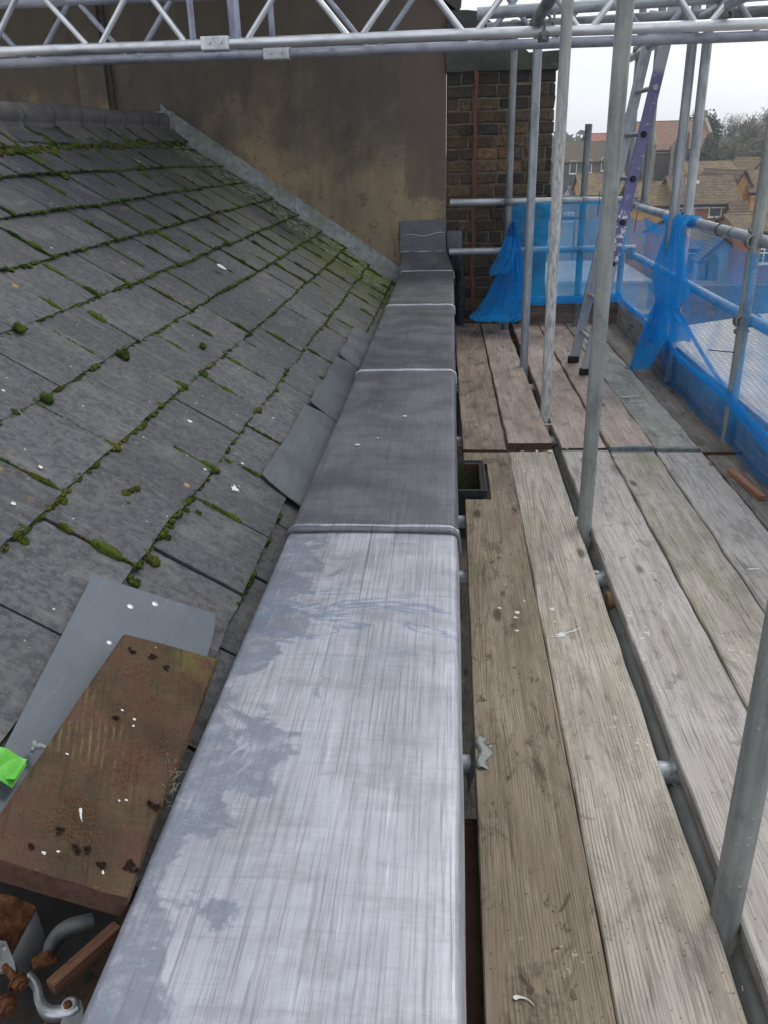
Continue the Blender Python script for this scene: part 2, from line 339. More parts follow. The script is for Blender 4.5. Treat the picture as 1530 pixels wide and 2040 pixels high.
def m_moss(name='moss', a=(.026, .055, .012), b=(.105, .155, .026), cc=(.17, .14, .03)):
    k = NT(name); v = k.obj; n1 = k.noise(v, 14, 3); n2 = k.noise(v, 240, 4, .7)
    c = k.mix(k.rng(n1, .35, .6), a, b); c = k.mix(k.rng(k.noise(v, 5, 3), .56, .70, 0, .8), c, cc)
    c = k.mix(k.rng(n2, .35, .65, .5, 0), c, (.02, .035, .006))
    return k.pbr(c, .95, 0, k.bump(n2, 1.0, .006), .1)
M['moss'] = m_moss()
M['moss_brown'] = m_moss('moss_brown', (.06, .06, .015), (.13, .13, .025), (.12, .06, .025))
def m_ridge():
    k = NT('ridge_tile_clay'); v = k.vadd(k.obj, k.com(0.0, k.math('MULTIPLY', k.rnd, 9.0), 0.0)); n1 = k.noise(v, 7, 6, .65); n2 = k.noise(v, 60, 4, .7)
    c = k.mix(k.rng(n1, .35, .65), (.095, .092, .098), (.155, .14, .135)); c = k.mix(k.rng(n2, .5, .7, 0, .5), c, (.05, .05, .055))
    c = k.mix(k.rng(k.noise(v, 22, 4), .62, .7, 0, .4), c, (.24, .23, .22))
    return k.pbr(c, .7, 0, k.bump(n2, .5, .004), .35)
M['ridge'] = m_ridge()
def m_render():
    k = NT('stained_render'); v = k.obj; x, y, z = k.sep(v)
    big = k.noise(k.map(v, (1, 1, .7)), 1.6, 6, .6, .5); med = k.noise(k.map(v, (3, 3, 1.1)), 2, 5, .65); fine = k.noise(v, 90, 4, .7); dr = k.noise(k.map(v, (9, 9, .6)), 1, 4, .6)
    c = k.mix(k.rng(big, .32, .68), (.42, .315, .20), (.28, .22, .155))
    c = k.mix(k.rng(med, .45, .7, 0, .65), c, (.16, .13, .09))
    c = k.mix(k.rng(dr, .48, .72, 0, .45), c, (.42, .34, .20))
    crk = k.math('ABSOLUTE', k.math('SUBTRACT', k.noise(k.map(v, (1, 1, 1), (4, 4, 9)), 1.7, 7, .6), .5)); c = k.mix(k.rng(crk, .0, .004, .7, 0), c, (.05, .045, .04))
    gb = k.noise(k.map(v, (2, 2, 2), (1, 7, 3)), 2.2, 7, .7); c = k.mix(k.rng(gb, .60, .66, 0, .6), c, (.10, .095, .085))
    # grime and overhead shade painted in: darker towards the top, edge broken by noise
    grime_shade = k.rng(k.math('ADD', z, k.math('MULTIPLY', k.math('SUBTRACT', big, .5), 2.4)), -.45, .75)
    c = k.mix(k.math('MULTIPLY', grime_shade, .80), c, (.088, .082, .078))
    # bare reddish cement patch next to the pier
    pa = k.math('MULTIPLY', k.rng(k.math('ADD', x, k.math('MULTIPLY', k.math('SUBTRACT', med, .5), .35)), -.46, -.38), k.rng(k.math('ADD', z, k.math('MULTIPLY', big, .4)), -.16, -.10))
    c = k.mix(k.math('MULTIPLY', pa, .75), c, (.15, .115, .10))
    sp = k.rng(k.noise(v, 130, 3, .7), .62, .68, 0, .5); c = k.mix(k.math('MULTIPLY', sp, k.rng(x, -.9, -.4)), c, (.24, .23, .21))
    return k.pbr(c, .93, 0, k.bump(k.math('ADD', fine, k.math('MULTIPLY', med, 4.0)), .5, .006), .15)
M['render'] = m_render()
def m_brick():
    k = NT('old_brick'); v = k.obj; tn = k.attr('tint').outputs['Color']
    a = k.noise(v, 40, 6, .72); b = k.noise(v, 9, 4, .6); w = k.noise(v, 75, 4, .7)
    c = k.mix(k.rng(a, .3, .65, 0, .75), tn, (.025, .021, .019)); c = k.mix(k.rng(b, .5, .7, 0, .45), c, (.11, .075, .042))
    top = k.rng(k.math('ADD', k.sep(v)[2], k.math('MULTIPLY', k.math('SUBTRACT', b, .5), .5)), .3, .55)
    c = k.mix(k.math('MULTIPLY', top, .6), c, (.035, .034, .034))
    c = k.mix(k.math('MULTIPLY', k.rng(w, .63, .68), k.rng(k.noise(v, 4), .45, .6, 0, .6)), c, (.30, .29, .25))
    return k.pbr(c, .92, 0, k.bump(k.math('ADD', a, w), .8, .006), .2)
M['brick'] = m_brick()
def simple(name, a, b, scale=20, rough=.85, bump=.4, dist=.004, metal=0.0, spec=.3):
    k = NT(name); v = k.obj; n1 = k.noise(v, scale, 6, .65); n2 = k.noise(v, scale * 6, 3, .6)
    c = k.mix(k.rng(n1, .3, .7), a, b); c = k.mix(k.rng(n2, .45, .75, 0, .35), c, tuple(q * .55 for q in a))
    return k.pbr(c, rough, metal, k.bump(k.math('ADD', n1, n2), bump, dist), spec)
M['mortar'] = simple('mortar', (.12, .10, .075), (.21, .18, .135), 14, .95, .7, .008)
def m_cement():
    k = NT('sooty_cement_coping'); v = k.obj; n1 = k.noise(v, 5, 6, .6); w = k.noise(v, 55, 5, .75)
    c = k.mix(k.rng(n1, .3, .7), (.050, .054, .052), (.090, .094, .084)); c = k.mix(k.math('MULTIPLY', k.rng(w, .6, .66), k.rng(k.noise(v, 3.4), .4, .55, 0, .6)), c, (.28, .30, .29))
    c = k.mix(k.rng(k.noise(v, 2.1), .5, .66, 0, .5), c, (.075, .085, .045))
    return k.pbr(c, .93, 0, k.bump(k.math('ADD', n1, w), .6, .006), .15)
M['cement'] = m_cement()
M['pipe_iron'] = simple('black_iron', (.025, .03, .04), (.06, .07, .085), 25, .6, .4, .004, .2)
M['strap'] = simple('red_oxide_strap', (.115, .048, .034), (.165, .075, .052), 30, .75)
M['hopper'] = simple('dark_plastic', (.02, .022, .024), (.05, .052, .054), 40, .5)
M['hopper_in'] = simple('algae_stained_inside', (.045, .06, .02), (.13, .12, .05), 30, .9)
M['gut_board'] = simple('red_brown_painted_fascia', (.075, .040, .030), (.125, .068, .052), 16, .7)
M['void'] = simple('dark_void_masonry', (.03, .026, .024), (.06, .052, .046), 12, .95)  # one dark tone for gutter, underlay, pit ledge and parapet core
M['green_plastic'] = simple('lime_green_plastic', (.09, .42, .04), (.16, .58, .07), 20, .45, .2)
M['clip'] = simple('grey_clip_plastic', (.22, .25, .24), (.36, .38, .37), 40, .6)
M['white_mark'] = simple('white_dropping', (.62, .62, .59), (.8, .8, .78), 60, .8)
M['pebble'] = simple('black_pebble', (.015, .017, .02), (.05, .055, .06), 60, .5)
M['tie'] = simple('black_cable_tie', (.012, .012, .014), (.03, .03, .035), 60, .4)
M['rubber'] = simple('black_rubber', (.015, .015, .016), (.03, .03, .03), 40, .7)
M['crumb'] = simple('rust_crumbs', (.15, .065, .038), (.24, .115, .07), 200, .9)
M['fibre'] = simple('dry_grass', (.35, .30, .2), (.5, .45, .33), 30, .8)
M['endgrain'] = simple('end_grain', (.07, .035, .024), (.12, .065, .045), 60, .9)
M['cap_orange'] = simple('wooden_tube_end', (.30, .17, .08), (.44, .28, .15), 60, .8)
def m_purple():
    k = NT('purple_flaking_paint'); v = k.obj; n = k.noise(k.map(v, (60, 60, 20)), 1, 5, .7); e = k.noise(v, 34, 4, .7)
    z = k.sep(v)[2]
    zz = k.math('MULTIPLY', k.rng(z, .70, .76), k.rng(z, 1.84, 1.90, 1, 0))
    p = k.math('MULTIPLY', zz, k.rng(k.math('ADD', n, k.math('MULTIPLY', e, .5)), .57, .63, 1, 0) if False else k.rng(e, .62, .66, 1, 0))
    c = k.mix(p, k.mix(k.noise(v, 20), (.34, .37, .40), (.50, .53, .56)), k.mix(n, (.12, .11, .26), (.18, .17, .33)))
    wl = k.math('MULTIPLY', k.rng(z, 1.05, 1.10, 1, 0), k.rng(z, .70, .74)); c = k.mix(k.math('MULTIPLY', wl, k.rng(k.noise(v, 26, 5, .75), .53, .56)), c, (.75, .75, .78))
    return k.pbr(c, .5, k.math('MULTIPLY', k.math('SUBTRACT', 1.0, p), .5), k.bump(e, .3, .002))
M['purple'] = m_purple()
def m_net(name, dens=.5, dark=False, freq=1.0):
    k = NT(name); uv = k.tc.outputs['UV']
    x, y, z = k.sep(uv)
    # knitted mesh: fine horizontal rows with wavy pulls (metres in UV)
    wv = k.math('MULTIPLY', k.noise(k.map(uv, (2.5, 2.5, 1)), 1, 3), .05)
    rows = k.math('MULTIPLY_ADD', k.math('SINE', k.math('MULTIPLY', k.math('ADD', y, wv), 6.2832 / (.017 / freq))), .5, .5)
    cols = k.math('MULTIPLY_ADD', k.math('SINE', k.math('MULTIPLY', x, 6.2832 / .012)), .5, .5)
    n = k.noise(k.map(uv, (3, 3, 1), (5, 2, 0)), 1, 4, .6)
    d = k.math('ADD', k.math('MULTIPLY', rows, .17), k.math('MULTIPLY', cols, .10))
    d = k.math('ADD', d, k.rng(n, .3, .7, dens - .24, dens + .02))
    df = k.n('ShaderNodeBsdfDiffuse'); tl = k.n('ShaderNodeBsdfTranslucent'); tr = k.n('ShaderNodeBsdfTransparent')
    col = k.mix(n, (.015, .30, .72), (.035, .50, .98)) if not dark else k.mix(n, (.012, .22, .62), (.025, .38, .88))
    k.put(df.inputs[0], col); k.put(tl.inputs[0], col)
    ms = k.n('ShaderNodeMixShader'); ms.inputs[0].default_value = .5; k.t.links.new(df.outputs[0], ms.inputs[1]); k.t.links.new(tl.outputs[0], ms.inputs[2])
    mx = k.n('ShaderNodeMixShader'); k.put(mx.inputs[0], k.math('MINIMUM', d, .97)); k.t.links.new(tr.outputs[0], mx.inputs[1]); k.t.links.new(ms.outputs[0], mx.inputs[2])
    k.t.links.new(mx.outputs[0], k.out.inputs[0]); return k.m
M['net'] = m_net('blue_debris_net', .54); M['net_thick'] = m_net('blue_debris_net_doubled', .62); M['net_thin'] = m_net('blue_debris_net_thin', .42, True)

# ------------------------------------------------------------------ mesh helpers
class MB:
    def __init__(s): s.v = []; s.f = []; s.fm = []; s.c = []; s.cur = 0; s.tint = None; s.sm = []; s.smooth = False
    def add(s, vs, fs):
        b = len(s.v); s.v += [tuple(q) for q in vs]
        for f in fs: s.f.append(tuple(b + i for i in f)); s.fm.append(s.cur); s.c.append(s.tint or (1, 1, 1)); s.sm.append(s.smooth)
    def box(s, lo, hi, mat=None, jit=0, rnd=None):
        vs = [Vector((x, y, z)) for x in (lo[0], hi[0]) for y in (lo[1], hi[1]) for z in (lo[2], hi[2])]
        if jit: vs = [p + Vector([(rnd.random() - .5) * jit for _ in range(3)]) for p in vs]
        if mat is not None: vs = [mat @ p for p in vs]
        s.add(vs, [(0, 1, 3, 2), (4, 6, 7, 5), (0, 4, 5, 1), (2, 3, 7, 6), (0, 2, 6, 4), (1, 5, 7, 3)])
    def bbox(s, lo, hi, bev=.01, mat=None):
        """box with chamfered edges"""
        bm = bmesh.new(); bmesh.ops.create_cube(bm, size=1)
        for q in bm.verts: q.co = Vector([(lo[i] + hi[i]) / 2 + q.co[i] * (hi[i] - lo[i]) for i in range(3)])
        bmesh.ops.bevel(bm, geom=bm.edges[:], offset=bev, segments=2, affect='EDGES', profile=.6)
        s.bm(bm, mat)
    def bm(s, bm, mat=None):
        bm.verts.index_update()
        s.add([(mat @ q.co if mat is not None else q.co.copy()) for q in bm.verts], [[q.index for q in f.verts] for f in bm.faces]); bm.free()
    def tube(s, pts, r, n=10, cap=True, closed=False):
        pts = [Vector(p) for p in pts]; N = len(pts); rs = r if isinstance(r, (list, tuple)) else [r] * N
        ref = None; rings = []
        for i, p in enumerate(pts):
            t = (pts[min(i + 1, N - 1)] - pts[max(i - 1, 0)]) if not closed else (pts[(i + 1) % N] - pts[i - 1])
            t = t.normalized() if t.length > 0 else Vector((0, 0, 1))
            if ref is None: ref = t.orthogonal().normalized()
            ref = (ref - t * ref.dot(t)); ref = ref.normalized() if ref.length > 1e-6 else t.orthogonal().normalized()
            b = t.cross(ref); rings.append([p + (ref * math.cos(a) + b * math.sin(a)) * rs[i] for a in [2 * math.pi * j / n for j in range(n)]])
        vs = [q for rg in rings for q in rg]; fs = []
        for i in range(N if closed else N - 1):
            for j in range(n):
                a, b2 = i * n + j, i * n + (j + 1) % n; i2 = (i + 1) % N
                fs.append((a, b2, i2 * n + (j + 1) % n, i2 * n + j))
        old = s.smooth; s.smooth = True; s.add(vs, fs); s.smooth = old
        if cap and not closed: s.add(rings[0], [tuple(range(n))[::-1]]); s.add(rings[-1], [tuple(range(n))])
    def grid(s, fn, nu, nv, uvs=None):
        vs = [fn(i / nu, j / nv) for j in range(nv + 1) for i in range(nu + 1)]
        s.add(vs, [(j * (nu + 1) + i, j * (nu + 1) + i + 1, (j + 1) * (nu + 1) + i + 1, (j + 1) * (nu + 1) + i) for j in range(nv) for i in range(nu)])
    def prism(s, poly, y0, y1, ax=1):
        """extrude a polygon given in the two other axes along axis ax"""
        n = len(poly); vs = []
        for h in (y0, y1):
            for a, b in poly: q = [a, b]; q.insert(ax, h); vs.append(q)
        s.add(vs, [tuple(range(n)), tuple(range(2 * n - 1, n - 1, -1))] + [(i, n + i, n + (i + 1) % n, (i + 1) % n) for i in range(n)])
    def build(s, name, mats, parent=None, loc=None, mat=None, smooth=None, tint=False, uv=None, **tags):
        me = bpy.data.meshes.new(name)
        me.from_pydata([tuple(q) for q in s.v], [], s.f)
        ml = mats if isinstance(mats, list) else [mats]
        for q in ml: me.materials.append(M[q] if isinstance(q, str) else q)
        me.polygons.foreach_set('material_index', s.fm)
        me.polygons.foreach_set('use_smooth', [True] * len(s.f) if smooth else s.sm)
        if tint:
            at = me.color_attributes.new('tint', 'FLOAT_COLOR', 'CORNER'); k = 0
            for f, c in zip(s.f, s.c):
                for _ in f: at.data[k].color = (*c, 1); k += 1
        if uv:
            l = me.uv_layers.new(name='UVMap'); 
            for lp in me.loops: l.data[lp.index].uv = uv[lp.vertex_index]
        me.validate()
        bm = bmesh.new(); bm.from_mesh(me); bmesh.ops.recalc_face_normals(bm, faces=bm.faces[:]); bm.to_mesh(me); bm.free()
        o = bpy.data.objects.new(name, me); C.objects.link(o)
        if mat is not None: o.matrix_world = mat
        elif loc is not None: o.location = loc
        if parent is not None: par(o, parent)
        if tags: tag(o, **tags)
        return o
def wm(o):
    if o.parent is None and not o.rotation_euler[:] == (0, 0, 0): return o.matrix_basis.copy()
    mw = Matrix.LocRotScale(o.location, o.rotation_euler, o.scale)
    return wm(o.parent) @ o.matrix_parent_inverse @ mw if o.parent else mw
def par(o, p): o.parent = p; o.matrix_parent_inverse = wm(p).inverted()
def tag(o, label=None, cat=None, group=None, kind=None):
    if label: o['label'] = label
    if cat: o['category'] = cat
    if group: o['group'] = group
    if kind: o['kind'] = kind
    return o
def empty(name, loc, label, cat, group=None):
    o = bpy.data.objects.new(name, None); C.objects.link(o); o.location = loc; o.empty_display_size = .1
    return tag(o, label, cat, group)
def frame(p0, p1, up=None):
    """matrix at p0, local z along p0->p1"""
    z = (Vector(p1) - Vector(p0)).normalized(); up = Vector(up) if up else (Vector((0, 1, 0)) if abs(z.y) < .9 else Vector((1, 0, 0)))
    x = up.cross(z).normalized(); y = z.cross(x)
    mt = Matrix((x, y, z)).transposed().to_4x4(); mt.translation = Vector(p0); return mt

TR = .0288
rng = random.Random(5)
def pole(name, p0, p1, mat='galv', r=TR, parent=None, seg=26, **tags):
    """hollow scaffold tube as its own object, local z along it"""
    L = (Vector(p1) - Vector(p0)).length; mb = MB(); w = .0045; ph = rng.random() * 9
    N = max(2, int(L / .5))
    mb.tube([(math.sin(ph + i * 1.3) * .0012, math.cos(ph + i) * .0012, L * i / N) for i in range(N + 1)], r, seg, cap=False)
    mb.smooth = True
    mb.tube([(0, 0, 0), (0, 0, .12)], r - w, seg, cap=True); mb.tube([(0, 0, L - .12), (0, 0, L)], r - w, seg, cap=True)
    mb.smooth = False
    for z in (0, L):
        vs = [(q * math.cos(a), q * math.sin(a), z) for q in (r, r - w) for a in [2 * math.pi * j / seg for j in range(seg)]]
        mb.add(vs, [(j, (j + 1) % seg, seg + (j + 1) % seg, seg + j) for j in range(seg)])
    o = mb.build(name, mat, None, mat=frame(p0, p1)); 
    if parent: par(o, parent)
    if tags: tag(o, **tags)
    return o
def coupler(parent, p, ax1, ax2, mat='coupler', off=None):
    """double coupler: two hinged bands with flanges, bolts and nuts, round two tubes that cross at p (midpoint)"""
    ax1 = Vector(ax1).normalized(); ax2 = Vector(ax2).normalized(); o_ = Vector(off) if off else ax1.cross(ax2).normalized() * TR * 1.02
    mb = MB()
    for ax, c in ((ax1, Vector(p) - o_), (ax2, Vector(p) + o_)):
        mt = frame(c - ax * .026, c + ax * .026, up=o_.normalized())
        n = 20; r0, r1 = TR + .001, TR + .0075
        vs = []; 
        for z, r in ((0, r0), (0, r1), (.052, r1), (.052, r0)):
            vs += [mt @ Vector((r * math.cos(2 * math.pi * j / n), r * math.sin(2 * math.pi * j / n), z)) for j in range(n)]
        mb.smooth = True
        mb.add(vs, [(k * n + j, k * n + (j + 1) % n, (k + 1) % 4 * n + (j + 1) % n, (k + 1) % 4 * n + j) for k in range(4) for j in range(n)])
        mb.smooth = False
        sd = rng.choice((-1, 1))
        mb.bbox((sd * TR - .004 if sd > 0 else -TR - .032, -.010, .008), (TR + .032 if sd > 0 else -TR + .004, .012, .044), .004, mt)
        q = sd * (TR + .022)
        mb.tube([mt @ Vector((q, -.045, .026)), mt @ Vector((q, .03, .026))], .006, 8)
        mb.tube([mt @ Vector((q, .012, .026)), mt @ Vector((q, .028, .026))], .013, 6)
    return mb.build('coupler', mat, parent)

# ------------------------------------------------------------------ ground and far setting
def gz(x, y):
    def sm(a, b, t): t = max(0, min(1, (t - a) / (b - a))); return t * t * (3 - 2 * t)
    return -12.3 + 7.2 * sm(92, 122, y) + 9 * sm(130, 420, y) * (.6 + .4 * sm(20, 90, x)) + noise.noise(Vector((x * .03, y * .03, 0))) * .5 * sm(90, 140, y)
k = NT('grass_and_yard'); nn = k.noise(k.obj, .12, 5, .6)
x_, y_, z_ = k.sep(k.obj)
gc = k.mix(k.rng(nn, .35, .65), (.055, .07, .03), (.10, .10, .055))
yard = k.mix(k.rng(k.noise(k.obj, .9, 5), .3, .7), (.27, .245, .20), (.38, .345, .29))
gc = k.mix(k.rng(y_, 86, 92), yard, gc); M['ground'] = k.pbr(gc, .95, 0, k.bump(k.noise(k.obj, 4, 4), .5, .05))
mb = MB()
xs = [-870, -400, -150, -60] + list(range(-20, 140, 8)) + [180, 300, 600, 870]; ys = [-240, -60, 0, 30, 60, 80] + list(range(88, 180, 6)) + [200, 240, 300, 360, 430, 550]
mb.add([(x, y, gz(x, y)) for y in ys for x in xs], [(j * len(xs) + i, j * len(xs) + i + 1, (j + 1) * len(xs) + i + 1, (j + 1) * len(xs) + i) for j in range(len(ys) - 1) for i in range(len(xs) - 1)])
mb.build('ground', 'ground', smooth=True, label='pale yards and grassy ground below the scaffold', kind='structure')

def m_tiles(name, a, b, moss=.0, row=.5, colw=.3):
    k = NT(name); uv = k.tc.outputs['UV']; x, y, z = k.sep(uv)
    fr = k.math('FRACT', k.math('DIVIDE', y, row)); n1 = k.noise(uv, .9, 5, .65); n2 = k.noise(k.map(uv, (1 / colw, 1 / row, 1)), 1.0, 1); n3 = k.noise(uv, 3.2, 4, .7)
    c = k.mix(k.rng(n2, .3, .7), a, b); c = k.mix(k.rng(fr, .0, .45, .85, 0), c, tuple(q * .25 for q in a))
    c = k.mix(k.rng(n3, .55, .7, 0, .4), c, tuple(q * .5 for q in a))
    if moss: c = k.mix(k.rng(k.math('ADD', n1, k.math('MULTIPLY', n3, .2)), .5, .72, 0, moss), c, (.24, .21, .07))
    return k.pbr(c, .9, 0, k.bump(fr, .8, .05), .2)
M['t_brown'] = m_tiles('roof_tile_brown', (.14, .095, .07), (.23, .16, .12), .6)
M['t_brown2'] = m_tiles('roof_tile_dark_brown', (.11, .08, .065), (.19, .135, .11), .35)
M['t_red'] = m_tiles('roof_tile_red', (.22, .125, .095), (.33, .195, .15), .15, .5)
M['t_orange'] = m_tiles('roof_tile_orange', (.32, .14, .08), (.40, .19, .12), 0)
M['t_grey'] = m_tiles('roof_tile_grey_brown', (.11, .09, .07), (.155, .125, .10), .2, .3)
M['t_slate'] = m_tiles('roof_slate_blue_grey', (.10, .105, .12), (.15, .155, .17), 0, .3)
def m_wall(name, a, b, mort=None, row=.15):
    k = NT(name); uv = k.tc.outputs['UV']; br = k.n('ShaderNodeTexBrick'); k.put(br.inputs['Vector'], uv); br.inputs['Scale'].default_value = 1
    k.put(br.inputs['Color1'], a); k.put(br.inputs['Color2'], b); k.put(br.inputs['Mortar'], mort or tuple(q * .7 for q in a)); br.inputs['Mortar Size'].default_value = .012
    br.inputs['Brick Width'].default_value = row * 3; br.inputs['Row Height'].default_value = row
    c = k.mix(k.rng(k.noise(uv, .5, 5), .4, .7, 0, .35), br.outputs[0], tuple(q * .5 for q in a)); return k.pbr(c, .93, 0, None, .2)
M['w_orange'] = m_wall('brick_orange', (.50, .27, .11), (.60, .34, .15)); M['w_red'] = m_wall('brick_red', (.26, .12, .085), (.33, .16, .12))
M['w_flint'] = m_wall('flint_grey', (.10, .09, .08), (.16, .145, .13), (.13, .12, .11), .3); M['w_church'] = m_wall('church_stone_dark', (.085, .08, .078), (.125, .115, .11), (.15, .14, .125), .9)
M['w_grey'] = simple('grey_house_render', (.30, .31, .31), (.38, .39, .39), .6, .9); M['w_stone'] = simple('pale_stone', (.24, .22, .18), (.32, .29, .24), .9, .9)
M['w_white'] = simple('white_upvc', (.72, .73, .74), (.8, .8, .8), 3, .4, .05); M['glass'] = simple('window_glass', (.05, .06, .07), (.10, .12, .14), 1, .12, 0)
M['gutter'] = simple('black_gutter', (.02, .02, .022), (.04, .04, .04), 3, .5); M['flat'] = simple('cream_flat_roof', (.50, .46, .36), (.6, .55, .44), 2, .8)
M['chim'] = simple('chimney_clay', (.28, .13, .07), (.34, .2, .12), 3, .9)
def facade(mb, p0, p1, z0, z1, uvl):
    b = len(mb.v); mb.add([(p0[0], p0[1], z0), (p1[0], p1[1], z0), (p1[0], p1[1], z1), (p0[0], p0[1], z1)], [(0, 1, 2, 3)])
    L = (Vector(p1) - Vector(p0)).length; uvl += [(0, z0), (L, z0), (L, z1), (0, z1)]
def window(root, xc, yf, zc, w, h, bars=1, mat='w_white', arch=False):
    mb = MB(); t = .09
    if arch:
        pts = [(xc - w / 2, zc - h / 2), (xc + w / 2, zc - h / 2), (xc + w / 2, zc + h / 5)] + [(xc + w / 2 * math.cos(a), zc + h / 5 + w * .75 * math.sin(a)) for a in [math.pi * j / 8 for j in range(1, 8)]] + [(xc - w / 2, zc + h / 5)]
        mb.prism(pts, yf - .03, yf + .02); o = mb.build('window', 'glass', root); return
    for lo, hi in (((xc - w / 2, zc - h / 2), (xc + w / 2, zc - h / 2 + t)), ((xc - w / 2, zc + h / 2 - t), (xc + w / 2, zc + h / 2)), ((xc - w / 2, zc - h / 2 + t), (xc - w / 2 + t, zc + h / 2 - t)), ((xc + w / 2 - t, zc - h / 2 + t), (xc + w / 2, zc + h / 2 - t))):
        mb.box((lo[0], yf - .06, lo[1]), (hi[0], yf + .03, hi[1]))
    if bars & 1: mb.box((xc - w / 2 + t, yf - .05, zc + h * .17), (xc + w / 2 - t, yf + .02, zc + h * .17 + .07))
    if bars & 2: mb.box((xc - .04, yf - .045, zc - h / 2 + t), (xc + .04, yf + .015, zc + h / 2 - t))
    f = mb.build('window', mat, root)
    g = MB(); g.box((xc - w / 2 + t - .01, yf - .015, zc - h / 2 + t - .01), (xc + w / 2 - t + .01, yf + .02, zc + h / 2 - t + .01)); g.build('pane', 'glass', f)
    s_ = MB(); s_.box((xc - w / 2 - .08, yf - .14, zc - h / 2 - .1), (xc + w / 2 + .08, yf + .05, zc - h / 2 - .003)); s_.build('sill', mat, f)
def house(name, x0, x1, y0, dep, zb, ze, zr, wall, roof, label, cat='house', ridge='x', wins=(), gutter=True, chimney=None, gcol=None, group=None, over=.3, hip=0.0):
    root = empty(name, ((x0 + x1) / 2, y0 + dep / 2, zb), label, cat, group)
    y1 = y0 + dep; mb = MB(); uvl = []
    for a, b in (((x0, y0), (x1, y0)), ((x1, y0), (x1, y1)), ((x1, y1), (x0, y1)), ((x0, y1), (x0, y0))): facade(mb, a, b, zb, ze, uvl)
    xm, ym = (x0 + x1) / 2, (y0 + y1) / 2
    if ridge == 'x':
        if not hip:
            for xx in (x0, x1): mb.add([(xx, y0, ze), (xx, y1, ze), (xx, ym, zr - .15)], [(0, 1, 2)]); uvl += [(y0, ze), (y1, ze), (ym, zr)]
    else:
        for yy in (y0, y1): mb.add([(x0, yy, ze), (x1, yy, ze), (xm, yy, zr - .15)], [(0, 1, 2)]); uvl += [(x0, ze), (x1, ze), (xm, zr)]
    mb.build('wall', wall, root, uv=uvl)
    rb = MB(); ru = []
    def slab(a, b, c, d):
        n = (Vector(b) - Vector(a)).cross(Vector(d) - Vector(a)).normalized() * .16
        if n.z < 0: n = -n
        q = [Vector(t) for t in (a, b, c, d)]; rb.add(q + [t + n for t in q], [(0, 1, 2, 3), (7, 6, 5, 4), (0, 4, 5, 1), (1, 5, 6, 2), (2, 6, 7, 3), (3, 7, 4, 0)])
        L = (q[1] - q[0]).length; H = (q[3] - q[0]).length; ru.extend([(0, 0), (L, 0), (L, H), (0, H)] * 2)
    e = over
    if ridge == 'x':
        sl = (zr - ze) / (dep / 2)
        slab((x0 - e, y0 - e, ze - e * sl), (x1 + e, y0 - e, ze - e * sl), (x1 + e - hip, ym, zr), (x0 - e + hip, ym, zr)); slab((x1 + e, y1 + e, ze - e * sl), (x0 - e, y1 + e, ze - e * sl), (x0 - e + hip, ym, zr), (x1 + e - hip, ym, zr))
    else:
        sl = (zr - ze) / ((x1 - x0) / 2)
        slab((x0 - e, y0 - e, ze - e * sl), (x0 - e, y1 + e, ze - e * sl), (xm, y1 + e, zr), (xm, y0 - e, zr)); slab((x1 + e, y1 + e, ze - e * sl), (x1 + e, y0 - e, ze - e * sl), (xm, y0 - e, zr), (xm, y1 + e, zr))
    rf = rb.build('roof', roof, root, uv=ru)
    tm_ = MB(); rr0 = .13
    if ridge == 'x': tm_.tube([(x0 - e + hip, ym, zr + .1), (x1 + e - hip, ym, zr + .1)], rr0, 8)
    else: tm_.tube([(xm, y0 - e, zr + .1), (xm, y1 + e, zr + .1)], rr0, 8)
    tm_.build('ridge_tiles', roof, rf, uv=[(q[0] + q[1], q[2]) for q in tm_.v])
    if ridge == 'y':
        vb = MB(); sl_ = (zr - ze) / ((x1 - x0) / 2)
        for sx in (-1, 1):
            xa = xm + sx * ((x1 - x0) / 2 + e); vb.add([(xa, y0 - e - .05, ze - e * sl_ - .12), (xm, y0 - e - .05, zr - .12), (xm, y0 - e - .05, zr + .12), (xa, y0 - e - .05, ze - e * sl_ + .12), (xa, y0 - e - .002, ze - e * sl_ - .12), (xm, y0 - e - .002, zr - .12), (xm, y0 - e - .002, zr + .12), (xa, y0 - e - .002, ze - e * sl_ + .12)], [(0, 1, 2, 3), (4, 5, 6, 7), (0, 1, 5, 4), (2, 3, 7, 6), (0, 3, 7, 4)])
        vb.build('verge_board', 'gutter', root)
    else:
        vb = MB(); vb.tube([(x1 - .35, y0 - .06, zb), (x1 - .35, y0 - .06, ze - .2)], .05, 6); vb.build('downpipe', 'gutter', root)
    if chimney:
        c = MB(); cx_, cy_ = chimney; c.box((cx_ - .4, cy_ - .4, ze), (cx_ + .4, cy_ + .4, zr + 1.0)); c.build('chimney', wall, rf, uv=[(q[0], q[2]) for q in c.v])
        c = MB(); 
        for dx in (-.18, .18): c.tube([(cx_ + dx, cy_, zr + 1.0), (cx_ + dx, cy_, zr + 1.4)], [.13, .1], 8)
        c.build('chimney_pot', 'chim', rf)
    if gutter and ridge == 'x':
        g = MB(); g.box((x0 - e, y0 - e - .12, ze - e * sl - .14), (x1 + e, y0 - e - .004, ze - e * sl - .02)); g.build('gutter', 'gutter', root)
        g = MB(); g.box((x0 - .1, y0 - e + .003, ze - e * sl - .25), (x1 + .1, y0 - e + .04, ze - e * sl - .145)); g.build('fascia', 'w_white', root)
    for wdef in wins: window(root, wdef[0], y0 - .002, wdef[1], wdef[2], wdef[3], *(wdef[4:]))
    return root
def bx(px, py, Y): p = ony(px, py, Y); return p.x, p.z
